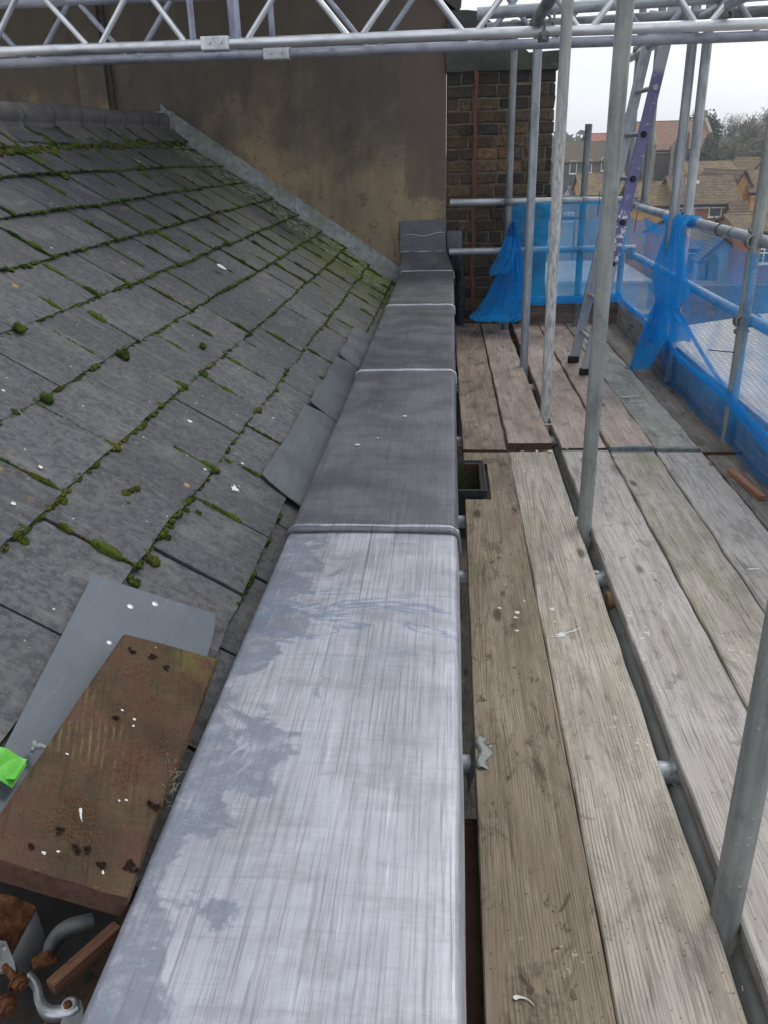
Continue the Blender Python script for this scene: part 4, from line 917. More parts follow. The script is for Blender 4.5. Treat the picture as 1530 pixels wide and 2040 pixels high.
# abutment flashing up the far wall
fl = MB(); rf = random.Random(3); N = 90
P = [rp(-.02 + 2.50 * i / N, 7.70, .0) for i in range(N + 1)]
vs = []
for i, p in enumerate(P):
    h = .10 + .012 * noise.noise(Vector((i * .35, 0, 0))) + .008 * noise.noise(Vector((i * 1.1, 4, 0))); o1 = .012 * noise.noise(Vector((i * .3, 7, 0)))
    vs += [p + Vector((0, -.13 - abs(o1), .018)) , p + Vector((0, -.05, .045 + o1 * .3)), p + Vector((0, -.018, .075)), p + Vector((.02 * 0, .006, .075 + h))]
fl.smooth = True; fl.add(vs, [(i * 4 + j, i * 4 + 4 + j, i * 4 + 5 + j, i * 4 + 1 + j) for i in range(N) for j in range(3)]); fl.build('abutment_flashing', 'lead_abut', roof)
mb = MB(); c = rp(2.44, 7.62, .05); mb.bbox((c.x - .1, c.y - .03, c.z - .05), (c.x + .06, c.y + .085, c.z + .10), .015); mb.build('ridge_saddle', 'lead_abut', roof)
# gutter wall and floor below the capping edge
mb = MB(); mb.box((-.52, -1.5, -1.30), (-.385, 7.70, -1.16)); mb.build('valley_gutter', 'void', label='dark narrow valley gutter between the slates and the lead capping', cat='gutter')

# ------------------------------------------------------------------ parapet with lead capping
par_ = empty('parapet_wall', (-.2, 3.5, -2), 'low parapet wall running between roof and scaffold under the lead capping', 'wall')
mb = MB(); mb.box((-.38, -1.5, -12.3), (-.012, 7.715, -.965)); mb.build('masonry', 'void', par_, uv=None)
cap = empty('lead_capping', (-.2, 3.5, -.93), 'long grey lead capping in lapped sheets along the parapet top', 'capping')
def capsheet(y0, y1, mat, zo=0.0, seed=0, label=None, x1=.022, w0=-.436, seg=.03, bump_=1.0):
    XL, XR = w0, x1; rr_ = .015; prof = []
    prof.append((XL - .006, -.11)); prof.append((XL - .003, -.055))
    for j in range(6): a = R(180 - j * 18); prof.append((XL + rr_ + rr_ * math.cos(a), -rr_ + rr_ * math.sin(a)))
    for j in range(1, 14): t = j / 14; prof.append((XL + rr_ + (XR - XL - 2 * rr_) * t, .004 * math.sin(t * math.pi)))
    for j in range(6): a = R(90 - j * 18); prof.append((XR - rr_ + rr_ * math.cos(a), -rr_ + rr_ * math.sin(a)))
    prof.append((XR + .004, -.055)); prof.append((XR + .007, -.115))
    N = max(3, int((y1 - y0) / seg)); n = len(prof); vs = []
    for i in range(N + 1):
        y = y0 + (y1 - y0) * i / N
        for j, (x, z) in enumerate(prof):
            d = noise.noise(Vector((x * 5, y * 4, seed))) * .0016 * bump_ + noise.noise(Vector((x * 16, y * 13, seed + 5))) * .0004 * bump_
            e = noise.noise(Vector((seed, y * 2.2, x * 2))) * .003 * bump_
            vs.append((x + e, y, -.93 + z + zo + d))
    mb = MB(); mb.smooth = True; mb.add(vs, [(i * n + j, (i + 1) * n + j, (i + 1) * n + j + 1, i * n + j + 1) for i in range(N) for j in range(n - 1)])
    o = mb.build('lead_sheet', mat, cap)
    if label: o['label'] = label
    # lapped end: a dressed welt across the near edge of the next sheet
    return o
def welt(y, zo=0.0, seed=0, thick=.009, mat='lead_edge'):
    mb = MB(); pts = []
    XL, XR = -.437, .023
    path = [(XL - .004, -.055), (XL - .002, -.03), (XL + .001, -.008), (XL + .02, .002)] + [(XL + .02 + (XR - XL - .04) * t / 12, .003) for t in range(1, 12)] + [(XR - .02, .002), (XR - .001, -.010), (XR + .002, -.03), (XR + .003, -.06)]
    for i, (x, z) in enumerate(path): pts.append((x, y + .008 * noise.noise(Vector((x * 3, seed, 0))) - (x + .2) * .0, -.93 + z + zo + .002 * noise.noise(Vector((x * 9, seed, 1)))))
    mb.tube(pts, [thick * (.85 + .3 * noise.noise(Vector((i * .7, seed, 2)))) for i in range(len(pts))], 10); return mb.build('welt', mat, cap)
capsheet(-.9, 2.03, 'lead_new', .0, 1, 'bright brushed near lead sheet with bluish patches')
capsheet(2.0, 3.83, 'lead_mid', .007, 2); capsheet(3.80, 5.66, 'lead_mid', .010, 3); capsheet(5.63, 7.40, 'lead_old', .012, 4)
welt(2.01, .004, 1, .010, 'lead_mid'); welt(2.035, .004, 7, .008, 'lead_new'); welt(3.80, .008, 2, .009); welt(5.63, .010, 3, .009); welt(7.40, .012, 4, .009)
# step up to the wall: sloping piece and apron
mb = MB(); mb.smooth = True
p = [Vector((-.445, 7.40, -.918)), Vector((.026, 7.40, -.918)), Vector((-.045, 7.66, -.775)), Vector((-.43, 7.66, -.778))]
def sl(u, v): a = p[0].lerp(p[1], u); b = p[3].lerp(p[2], u); q = a.lerp(b, v); return q + Vector((0, 0, .006 * noise.noise(Vector((u * 4, v * 4, 9)))))
mb.grid(sl, 14, 8); mb.grid(lambda u, v: p[1].lerp(p[2], u) + Vector((.0, 0, -.14 * v)), 8, 3); mb.grid(lambda u, v: p[0].lerp(p[3], u) + Vector((0, 0, -.12 * v)), 8, 3); mb.build('step_sheet', 'lead_old', cap)
mb = MB(); mb.smooth = True
mb.grid(lambda u, v: Vector((-.455 + .405 * u + .012 * v * (.5 - u), 7.665 + .035 * v + .006 * noise.noise(Vector((u * 4, v * 4, 2))), -.785 + .262 * v + .01 * u)), 16, 10)
mb.grid(lambda u, v: Vector((-.05 + .001, 7.665 + .035 * v + .05 * u, -.785 + .262 * v)), 2, 10); mb.grid(lambda u, v: Vector((-.455, 7.665 + .035 * v + .05 * u, -.785 + .262 * v)), 2, 10)
mb.build('apron', 'lead_old', cap)
mb = MB(); mb.tube([(-.45 + .4 * t / 8, 7.66, -.782 + .004 * math.sin(t * 2)) for t in range(9)], .007, 8); mb.build('apron_welt', 'lead_edge', cap)
mb = MB(); mb.tube([(-.44 + .38 * t / 8, 7.683, -.65 + .012 * math.sin(t * 1.1) + .02 * t / 8) for t in range(9)], [.003 + .003 * math.sin(t / 8 * 3.14) for t in range(9)], 8); mb.build('apron_crease', 'lead_edge', cap)
mb = MB(); mb.smooth = True; mb.grid(lambda u, v: Vector((-.035 + .13 * u, 7.69 - .06 * (1 - v) * u, -.80 + .19 * v - .05 * u * (1 - v))), 6, 6); mb.build('pier_flap', 'lead_mid', cap)
mb = MB(); mb.smooth = True; mb.grid(lambda u, v: Vector((.02 + .075 * u, 7.45 + .2 * v + .03 * math.sin(u * 6), -.87 - .10 * v - .05 * u * u + .02 * math.sin(v * 9 + u * 4))), 8, 8); mb.build('crumpled_tail', 'lead_mid', cap)
# lead dimples on the capping
mb = MB()
for px, py, r in ((712, 885, .010), (806, 828, .009), (752, 872, .004)):
    q = onz(px, py, -.9155); mb.smooth = True; V = [q + Vector((0, 0, .002))]; n = 14
    for a in range(n): V.append(q + Vector((math.cos(6.283 * a / n) * r, math.sin(6.283 * a / n) * r * 1.1, -.001)))
    mb.add(V, [(0, a + 1, (a + 1) % n + 1) for a in range(n)])
mb.build('solder_dot', 'lead_edge', cap)

# ------------------------------------------------------------------ gutter flashing, sheet and plank on the slates
def strip(name, s_in, s_out, ya, yb, mat, seed, label, h=.052):
    mb = MB(); mb.smooth = True; N = int((yb - ya) / .02); nx = 8; vs = []
    for i in range(N + 1):
        y = ya + (yb - ya) * i / N; o_ = s_out + .012 * noise.noise(Vector((y * 6, seed, 0))) + .014 * noise.noise(Vector((y * 2.2, seed, 5)))
        f = min(1, (i + .5) / 3, (N - i + .5) / 3) ** .5; o_ = s_in + (o_ - s_in) * f
        for j in range(nx + 1):
            t = j / nx; s = s_in + (o_ - s_in) * t; vs.append(rp(s, y, h + .003 * noise.noise(Vector((s * 20, y * 7, seed))) - .004 * (t > .6) + (.035 * max(0, .2 - t) * 5 * 0)))
    mb.add(vs, [(i * (nx + 1) + j, (i + 1) * (nx + 1) + j, (i + 1) * (nx + 1) + j + 1, i * (nx + 1) + j + 1) for i in range(N) for j in range(nx)])
    e = [vs[i * (nx + 1) + nx] for i in range(N + 1)]; mb.add(e + [q - RN * .004 for q in e], [(i, i + 1, N + 2 + i, N + 1 + i) for i in range(N)])
    e = vs[:nx + 1]; mb.add(e + [q - RN * .004 for q in e], [(i, i + 1, nx + 2 + i, nx + 1 + i) for i in range(nx)])
    return mb.build(name, mat, label=label, cat='flashing', group='lead flashing strips along the gutter')
strip('lead_flashing', -.08, .225, 2.40, 3.34, 'lead_flash', 3, 'wide near strip of dark lead dressed over the slate edge beside the capping')
strip('lead_flashing', -.08, .215, 3.30, 4.25, 'lead_flash', 8, 'middle strip of dark lead dressed over the slate edge', .056)
strip('lead_flashing', -.08, .205, 4.2, 5.05, 'lead_flash', 13, 'farthest narrow strip of dark lead over the slate edge', .060)
def poly_on_roof(name, pxs, h, mat, th, **tags):
    P = [onr(x, y, h) for x, y in pxs]; mb = MB(); n = len(P)
    mb.add(P + [q - RN * th for q in P], [tuple(range(n)), tuple(range(2 * n - 1, n - 1, -1))] + [(i, (i + 1) % n, n + (i + 1) % n, n + i) for i in range(n)])
    return mb.build(name, mat, **tags)
ls = poly_on_roof('lead_offcut_sheet', [(185, 1145), (429, 1223), (426, 1262), (413, 1306), (330, 1480), (150, 1700), (-60, 1650), (12, 1482)], .052, 'lead_sheet', .004, label='flat blue grey lead sheet lying on the slates under the plank', cat='lead sheet')
mb = MB()
for px, py, r in ((260, 1208, .0075), (309, 1203, .0075), (218, 1280, .006)):
    q = onr(px, py, .0525); V = [q + RN * .0025]; n = 14
    for a in range(n): V.append(q + FR @ Vector((math.cos(6.283 * a / n) * r, math.sin(6.283 * a / n) * r, 0)))
    mb.smooth = True; mb.add(V, [(0, a + 1, (a + 1) % n + 1) for a in range(n)])
mb.build('solder_dot', 'lead_edge', ls)
# plank: local frame on the roof plane
hpk = .082
c0, c1, c2, c3 = onr(246, 1262, .099), onr(438, 1314, .099), onr(256, 1792, .145), onr(-52, 1697, .145)
ax = ((c1 - c0) + (c2 - c3)); ax.normalize(); ay = ((c0 - c3) + (c1 - c2)); ay = (ay - ax * ay.dot(ax)).normalized(); az_ = ax.cross(ay)
cc_ = (c0 + c1 + c2 + c3) / 4; W = ((c1 - c0).length + (c2 - c3).length) / 2; L = ((c0 - c3).length + (c1 - c2).length) / 2
pm = Matrix((ax, ay, az_)).transposed().to_4x4(); pm.translation = cc_
def board_mesh(W, L, T, seed, bev=.004, ny=40, rough=.0012, endmat=None, nick=0.0, quad=None):
    """board centred on x,y with its top at z=0; slightly worn edges"""
    mb = MB(); prof = [(-W / 2, -T), (-W / 2, -bev), (-W / 2 + bev, 0)] + [(-W / 2 + bev + (W - 2 * bev) * t / 6, 0) for t in range(1, 6)] + [(W / 2 - bev, 0), (W / 2, -bev), (W / 2, -T)]
    n = len(prof); vs = []
    for i in range(ny + 1):
        y = -L / 2 + L * i / ny
        for j, (x, z) in enumerate(prof):
            ed = noise.noise(Vector((y * 5 + seed, x * 40, 1))) * rough * (2.2 if abs(x) > W / 2 - bev * 1.5 else .8)
            yy = y + (noise.noise(Vector((x * 60, seed, i))) * nick if i in (0, ny) else 0)
            vs.append((x + (ed if abs(x) > W / 2 - bev * 1.5 else 0), yy, z + (ed if z > -T + .001 else 0)))
    mb.add(vs, [(i * n + j, i * n + j + 1, (i + 1) * n + j + 1, (i + 1) * n + j) for i in range(ny) for j in range(n - 1)] + [(i * n, (i + 1) * n, (i + 1) * n + n - 1, i * n + n - 1) for i in range(ny)])
    mb.cur = 1 if endmat else 0; mb.add(vs[:n], [tuple(range(n))]); mb.add(vs[-n:], [tuple(range(n))[::-1]]); mb.cur = 0
    return mb
pmi = pm.inverted(); QC = [pmi @ q for q in (c3, c2, c1, c0)]
mbp = board_mesh(W, L, .036, 3, .006, 60, .002, True, .012)
for i_, (x_v, y_v, z_v) in enumerate(mbp.v):
    u_, v_ = x_v / W + .5, y_v / L + .5; q = QC[0].lerp(QC[1], u_).lerp(QC[3].lerp(QC[2], u_), v_); mbp.v[i_] = (q.x, q.y, q.z + z_v)
ob = mbp.build('loose_plank', ['plank', M['endgrain']], mat=pm, label='short rotting brown plank littered with rust crumbs on the lead sheet', cat='plank')
mb = MB(); rc = random.Random(9)
for i in range(2200):
    u, v = rc.gauss(0, .3), rc.gauss(0, .3)
    if i % 3: g_ = [(-.15, .32), (.0, .15), (.1, -.12), (-.1, -.3), (.22, .0), (0, -.36), (.3, .3)][rc.randrange(7)]; u, v = g_[0] + rc.gauss(0, .1), g_[1] + rc.gauss(0, .045)
    if abs(u) > .48 or abs(v) > .48: continue
    q = QC[0].lerp(QC[1], u + .5).lerp(QC[3].lerp(QC[2], u + .5), v + .5) + Vector((0, 0, .0012)); a = rc.random() * 6.28; l = rc.uniform(.0005, .0022); d = Vector((math.cos(a), math.sin(a), .2)) * l; w = Vector((-math.sin(a), math.cos(a), 0)) * l * .35
    mb.add([q - d + w, q + d + w, q + d - w, q - d - w, q + Vector((0, 0, .0014))], [(0, 1, 4), (1, 2, 4), (2, 3, 4), (3, 0, 4)])
for v_ in range(len(mb.v)): mb.v[v_] = tuple(pm @ Vector(mb.v[v_]))
mb.build('rust_crumbs', 'crumb', label='scattered orange rust crumbs on the short plank', kind='stuff')
for px, py, r, e in ((268, 1433, .0032, 1), (266, 1446, .0028, .8), (244, 1415, .0026, 1.2), (87, 1699, .003, 1), (116, 1696, .002, 1.3), (310, 1290, .0015, 1), (134, 1502, .002, 1.5), (238, 1595, .0022, 1), (252, 1594, .0022, 1.4), (205, 1738, .0035, .6)):
    mb = MB(); q = onplane(px, py, cc_ + az_ * (+.0006), az_); n = 10; V = [q + az_ * .0012] + [q + (ax * math.cos(6.283 * a / n) * e + ay * math.sin(6.283 * a / n)) * r * rc.uniform(.7, 1.2) for a in range(n)]; mb.add(V, [(0, a + 1, (a + 1) % n + 1) for a in range(n)]); mb.build('white_fleck', 'white_mark', ob)
mb = MB()
q0 = onplane(160, 1612, cc_ + az_ * (+.001), az_); mb.tube([q0, q0 + ay * -.012 + ax * .002, q0 - ay * .022 + ax * .005], [.0028, .0016, .0005], 6)
mb.build('white_shred', 'white_mark', ob)
mb = MB()
for i in range(46):
    q = onplane(340 + rc.gauss(0, 7), 1560 + rc.gauss(0, 22), cc_ + az_ * (-.008), az_); pts = [q]; d = Vector((rc.gauss(0, 1), rc.gauss(0, 1), rc.random())).normalized()
    for _ in range(6): d = (d + Vector((rc.gauss(0, .5), rc.gauss(0, .5), rc.gauss(0, .4)))).normalized(); pts.append(pts[-1] + d * .004)
    mb.tube(pts, .0003, 4)
mb.build('root_fibres', 'fibre', label='tuft of pale root fibres at the right edge of the short plank', cat='roots')
dl = MB(); rc = random.Random(19)
for px, py, r in ((262, 1297, .005), (303, 1311, .005), (232, 1430, .004), (155, 1693, .006), (175, 1690, .004), (262, 1722, .006), (272, 1735, .005), (250, 1728, .004), (300, 1600, .004), (312, 1610, .005), (205, 1722, .004), (330, 1330, .003), (120, 1655, .003), (60, 1690, .003)):
    for _ in range(5): clump(dl, onplane(px + rc.gauss(0, 4), py + rc.gauss(0, 3), cc_ + az_ * .001, az_), r * rc.uniform(.3, .7), r * rc.uniform(.3, .7), r * rc.uniform(.2, .5), 1, rc.random() * 50, pm.to_3x3())
M['dirt'] = simple('dark_dirt', (.02, .014, .010), (.07, .035, .022), 200, .95); dl.build('dirt_lumps', 'dirt', label='dark crumbly dirt lumps on the short plank', kind='stuff')
# green strap
mb = MB(); mb.smooth = True; ga, gb, gc_, gd = onr(-20, 1488, .085), onr(57, 1508, .090), onr(28, 1556, .08), onr(-30, 1530, .08)
mb.grid(lambda u, v: ga.lerp(gb, u).lerp(gd.lerp(gc_, u), v) + RN * (.006 * math.sin(u * 5 + v * 2)), 12, 8)
mb.grid(lambda u, v: ga.lerp(gb, u).lerp(gd.lerp(gc_, u), v) + RN * (-.008 + .003 * math.sin(u * 4)) + Vector((.004, -.006, 0)), 12, 8)
mb.build('green_strap', 'green_plastic', label='folded lime green plastic strap end beside the plank', cat='strap')
mb = MB(); q = onr(68, 1487, .075); mb.tube([q + Vector((-.004, .01, 0)), q, q + Vector((.012, -.004, .004)), q + Vector((.02, -.002, .0))], [.004, .005, .005, .003], 8); mb.tube([q, q + Vector((.003, -.012, 0))], .004, 8); mb.build('small_clip', 'clip', label='small grey plastic clip between the green strap and the plank', cat='clip')
# droppings and feather on slates
def splat(name, px, py, r, label, onp=onr, h=.0355, spikes=.5, n=26, seed=1, el=1.0, nrm=RN, fr=FR, par_obj=None):
    rr_ = random.Random(seed); q = onp(px, py, h); V = [q + nrm * .001]
    for a in range(n): k_ = r * (1 + spikes * (rr_.random() ** 3) * 2 - .25 * rr_.random()); V.append(q + fr @ Vector((math.cos(6.283 * a / n) * k_, math.sin(6.283 * a / n) * k_ * el, 0)))
    mb = MB(); mb.add(V, [(0, a + 1, (a + 1) % n + 1) for a in range(n)]); return mb.build(name, 'white_mark', label=label, cat='dropping')
splat('bird_dropping', 467, 973, .0095, 'largest white splashed bird dropping on a slate near the lead flashing', seed=3, spikes=.9)
splat('bird_dropping', 441, 531, .030, 'white oval spot high on the slope left of the abutment flashing', seed=5, spikes=.1, h=.04)
splat('bird_dropping', 483, 923, .0055, 'small round white spot just above the large splash', seed=6, spikes=.2)
splat('bird_dropping', 280, 324, .03, 'white spot near the top of the slope below the ridge', seed=7, spikes=.2, h=.04, el=.5)
splat('bird_dropping', 81, 930, .006, 'white spot on a slate at the far left beside orange lichen', seed=8, spikes=.3)
splat('bird_dropping', 27, 1003, .006, 'white spot low on the left edge of the slates', seed=9, spikes=.3)

# ------------------------------------------------------------------ junk in the open corner
ZJ = -1.13
mb = MB(); mb.box((-2.6, -1.4, -1.32), (-.40, 1.3, -1.20)); mb.build('roof_ledge', 'void', label='dark ledge under the pile of scaffold fittings', cat='ledge')
def j(px, py, z=ZJ): return onz(px, py, z)
# underlying board
a, b = j(205, 1960, -1.16), j(100, 2120, -1.16); y_ = (a - b).normalized(); xx = Vector((y_.y, -y_.x, 0)); pmj = Matrix((xx, y_, Vector((0, 0, 1)))).transposed().to_4x4(); pmj.translation = (a + b) / 2
board_mesh(.10, .42, .03, 5, .003, 20).build('under_board', 'plank', mat=pmj, label='brown board under the fittings at the bottom left corner', cat='board')
a, b = j(232, 1840, -1.10), j(100, 1958, -1.10); y_ = (a - b).normalized(); xx = Vector((y_.y, -y_.x, 0)); L_ = (a - b).length; pmj = Matrix((xx, y_, Vector((0, 0, 1)))).transposed().to_4x4(); pmj.translation = (a + b) / 2
board_mesh(.019, L_, .022, 7, .001, 14).build('red_batten', 'redwood', mat=pmj, label='short reddish wooden batten lying among the fittings', cat='batten')
# rusty half coupler plate and grey inner plate
CG = 'loose scaffold fittings in the corner'
fit = empty('band_coupler', j(40, 1880), 'rusty curved band coupler with grey inner plate and clamp arm', 'scaffold fitting', CG)
def curved(pl, pr_, zt, sag, mat, name, nx=16, ny=8, th=.003, bulge=Vector((0, 0, 1))):
    mb = MB(); mb.smooth = True
    def top_(u, v): 
        a = Vector(pl[0]).lerp(Vector(pl[1]), v); b = Vector(pr_[0]).lerp(Vector(pr_[1]), v); return a.lerp(b, u) + bulge * sag * math.sin(math.pi * u)
    mb.grid(top_, nx, ny); mb.grid(lambda u, v: top_(u, v) - bulge * th, nx, ny)
    mb.grid(lambda u, v: top_(u, 0) - bulge * th * v, nx, 1); mb.grid(lambda u, v: top_(u, 1) - bulge * th * v, nx, 1)
    mb.grid(lambda u, v: top_(0, u) - bulge * th * v, ny, 1); mb.grid(lambda u, v: top_(1, u) - bulge * th * v, ny, 1)
    return mb.build(name, mat, fit)
curved((j(-40, 1790, -1.08), j(-55, 1960, -1.10)), (j(72, 1806, -1.09), j(22, 1900, -1.12)), 0, .018, 'rust', 'band')
curved((j(70, 1806, -1.095), j(24, 1905, -1.125)), (j(94, 1880, -1.15), j(44, 1950, -1.15)), 0, .008, 'steelplate', 'inner_plate')
mb = MB(); pts = [j(x, y, z) for x, y, z in ((92, 1905, -1.105), (97, 1880, -1.10), (112, 1855, -1.095), (135, 1838, -1.09), (160, 1830, -1.09), (185, 1823, -1.095))]
def ribbon(mb, pts, w, th, up=Vector((0, 0, 1))):
    vs = []
    for i, p in enumerate(pts):
        t = (pts[min(i + 1, len(pts) - 1)] - pts[max(0, i - 1)]).normalized(); s_ = t.cross(up).normalized(); ww = w[i] if isinstance(w, (list, tuple)) else w
        vs += [p - s_ * ww / 2, p + s_ * ww / 2, p + s_ * ww / 2 - up * th, p - s_ * ww / 2 - up * th]
    n = len(pts); mb.add(vs, [(i * 4 + q, i * 4 + (q + 1) % 4, i * 4 + 4 + (q + 1) % 4, i * 4 + 4 + q) for i in range(n - 1) for q in range(4)] + [(0, 1, 2, 3), tuple(4 * n - 4 + q for q in (3, 2, 1, 0))])
def smooth_pts(pts, m_=5):
    out = []
    for i in range(len(pts) - 1):
        p0, p1, p2, p3 = pts[max(0, i - 1)], pts[i], pts[i + 1], pts[min(len(pts) - 1, i + 2)]
        for q in range(m_): t = q / m_; out.append(.5 * ((2 * p1) + (p2 - p0) * t + (2 * p0 - 5 * p1 + 4 * p2 - p3) * t * t + (3 * p1 - p0 - 3 * p2 + p3) * t ** 3))
    out.append(pts[-1]); return out
sp_ = smooth_pts(pts, 6); mb.smooth = True; n_ = len(sp_); ribbon(mb, sp_, [.011 + .004 * math.sin(i / n_ * 3.1) for i in range(n_)], .022); mb.build('clamp_arm', 'steelplate', fit)
def bolt(root, p, d, r, L, n=6, head=True, mat='rust'):
    mb = MB(); d = Vector(d).normalized(); p = Vector(p)
    N = int(L / .0022); pts = []; rs = []
    for i in range(N * 2): pts.append(p + d * (L * i / (N * 2))); rs.append(r * (1.0 if i % 2 else .86))
    mb.tube(pts, rs, 12)
    if head: mb.tube([p + d * L * .72, p + d * (L * .72 + r * 1.5)], r * 1.9, n); mb.tube([p + d * (L * .72 - .002), p + d * L * .72], r * 2.3, 16)
    return mb.build('bolt', mat, root)
def disc(root, p, r, h, mat='rust', n=16, nrm=Vector((0, 0, 1)), name='rivet'):
    mb = MB(); mb.tube([Vector(p), Vector(p) + nrm * h * .7, Vector(p) + nrm * h], [r, r * .95, r * .6], n); return mb.build(name, mat, root)
disc(fit, j(92, 1905, -1.11), .011, .007, 'rust', 8, name='nut_plate'); disc(fit, j(92, 1904, -1.103), .006, .006)
mb = MB(); mb.bbox((-.018, -.012, 0), (.018, .012, .01), .003, Matrix.Translation(j(90, 1916, -1.125)) @ Matrix.Rotation(.6, 4, 'Z')); mb.build('hinge_block', 'rust', fit)
fit2 = empty('swivel_coupler', j(100, 1980), 'bright zinc coupler flap with round rivet below the batten', 'scaffold fitting', CG)
mb = MB(); mb.smooth = True; sp_ = smooth_pts([j(x, y, z) for x, y, z in ((55, 1938, -1.10), (72, 1960, -1.105), (80, 1995, -1.11), (100, 2012, -1.10), (135, 2008, -1.095), (152, 2000, -1.095))], 6); n_ = len(sp_)
ribbon(mb, sp_, [.010 + .010 * (i / n_) for i in range(n_)], .016); mb.build('clamp_arm', 'zinc', fit2)
disc(fit2, j(140, 2005, -1.10), .0125, .008, 'zinc', 20, name='boss'); disc(fit2, j(135, 2003, -1.09), .006, .006)
poly = [j(160, 1990, -1.10), j(166, 2010, -1.10), j(160, 2080, -1.12), j(110, 2080, -1.12), j(125, 2022, -1.10)]
mb = MB(); mb.add(poly + [q - Vector((0, 0, .005)) for q in poly], [tuple(range(5)), tuple(range(9, 4, -1))] + [(i, (i + 1) % 5, 5 + (i + 1) % 5, 5 + i) for i in range(5)]); mb.build('flap', 'steelplate', fit2)
fit3 = empty('bolt_coupler', j(20, 1980), 'rust brown coupler with two threaded bolts at the very corner', 'scaffold fitting', CG)
bolt(fit3, j(8, 1925, -1.09), j(75, 2000, -1.10) - j(8, 1925, -1.09), .0062, .052); bolt(fit3, j(-25, 1970, -1.09), j(60, 2050, -1.09) - j(-25, 1970, -1.09), .0075, .062)
poly = [j(-20, 1870, -1.08), j(12, 1875, -1.08), j(28, 1915, -1.085), j(32, 1935, -1.09), j(-5, 1935, -1.09), j(-30, 1950, -1.09)]
mb = MB(); mb.add(poly + [q - Vector((0, 0, .006)) for q in poly], [tuple(range(6)), tuple(range(11, 5, -1))] + [(i, (i + 1) % 6, 6 + (i + 1) % 6, 6 + i) for i in range(6)]); mb.build('lug', 'steelplate', fit3)
mb = MB(); mb.smooth = True; clump(mb, j(178, 1947, -1.135), .0045, .007, .004, 3, 2, Matrix.Identity(3)); mb.build('pebble', 'pebble', label='small black pebble on the board at the bottom left', cat='pebble')

# ------------------------------------------------------------------ scaffold deck
ZD = -1.43; BT = .038
def board(xl0, xr0, y0, xl1, xr1, y1, mat, label, z=ZD, seed=0, zt=0.0, T=BT, group='scaffold boards of the walkway', name='scaffold_board', end=True, z1=None):
    """board from (y0) to (y1) with left/right x at either end"""
    c0, c1 = Vector(((xl0 + xr0) / 2, y0, z)), Vector(((xl1 + xr1) / 2, y1, z1 if z1 is not None else z)); ay = (c1 - c0).normalized(); az_ = Vector((0, 0, 1)); ax = ay.cross(az_).normalized(); az_ = ax.cross(ay)
    mt = Matrix((ax, ay, az_)).transposed().to_4x4(); mt.translation = (c0 + c1) / 2
    o = board_mesh((xr0 - xl0 + xr1 - xl1) / 2 - .005, (c1 - c0).length, T, seed * 7.3, .0045, 90, .0019, True, .003).build(name, [mat, M['endgrain']], mat=mt, label=label, cat='board', group=group)
    if end:                       # galvanised end band
        mb = MB(); Lh = (c1 - c0).length / 2; w = (xr0 - xl0) / 2 - .003
    return o
SB = []
# near row
nb = board(.072, .306, 4.06 - 3.9 - .6, .072, .306, 4.10, 'b_brown', 'brown near board next to the lead capping, notched round the hopper', seed=1)
# notch for the hopper: cut the mesh with a boolean-free approach: delete and rebuild as an L in plan
bpy.data.objects.remove(nb)
def notched():
    mb = MB(); y0, y1 = -.44, 4.10; xl, xr = .072, .306; n0, n1, nx_ = 3.46, 3.93, .188; cy = (y0 + y1) / 2; cx = (xl + xr) / 2
    def bxm(lo, hi, sub=16):
        N = sub; pr = [(lo[0], -BT), (lo[0], -.003), (lo[0] + .003, 0), ((lo[0] + hi[0]) / 2, 0), (hi[0] - .003, 0), (hi[0], -.003), (hi[0], -BT)]; n = len(pr); vs = []
        for i in range(N + 1):
            for x, z in pr: vs.append((x - cx + (noise.noise(Vector((x * 30, i, lo[1]))) * .0012 if i not in (0, N) else 0), lo[1] + (hi[1] - lo[1]) * i / N - cy, z))
        mb.add(vs, [(i * n + j_, i * n + j_ + 1, (i + 1) * n + j_ + 1, (i + 1) * n + j_) for i in range(N) for j_ in range(n - 1)]); mb.cur = 1; mb.add(vs[:n], [tuple(range(n))]); mb.add(vs[-n:], [tuple(range(n))]); mb.cur = 0
    bxm((xl, y0), (xr, n0), 40); bxm((nx_, n0), (xr, n1), 8); bxm((xl, n1), (xr, y1), 4)
    return mb.build('scaffold_board', ['b_brown', M['endgrain']], loc=(cx, cy, ZD), label='brown near board next to the lead capping, notched round the hopper', cat='board', group='scaffold boards of the walkway')
notched()
board(.309, .543, .1, .306, .540, 4.11, 'b_pale', 'pale near board with strong arched grain, second from the capping', seed=2)
board(.592, .835, -.1, .582, .825, 4.14, 'b_grey', 'smooth silvery near board right of the long gap', seed=3)
board(.838, 1.062, .1, .828, 1.060, 4.12, 'b_green', 'greenish near board, second right of the long gap', seed=4)
board(1.066, 1.302, .1, 1.063, 1.298, 4.11, 'b_grey', 'grey near board with a small white mark, third right of the gap', seed=5)
board(1.306, 1.499, .1, 1.302, 1.499, 4.08, 'b_dark', 'dark grey near board against the toe board', seed=6, z=ZD - .004)
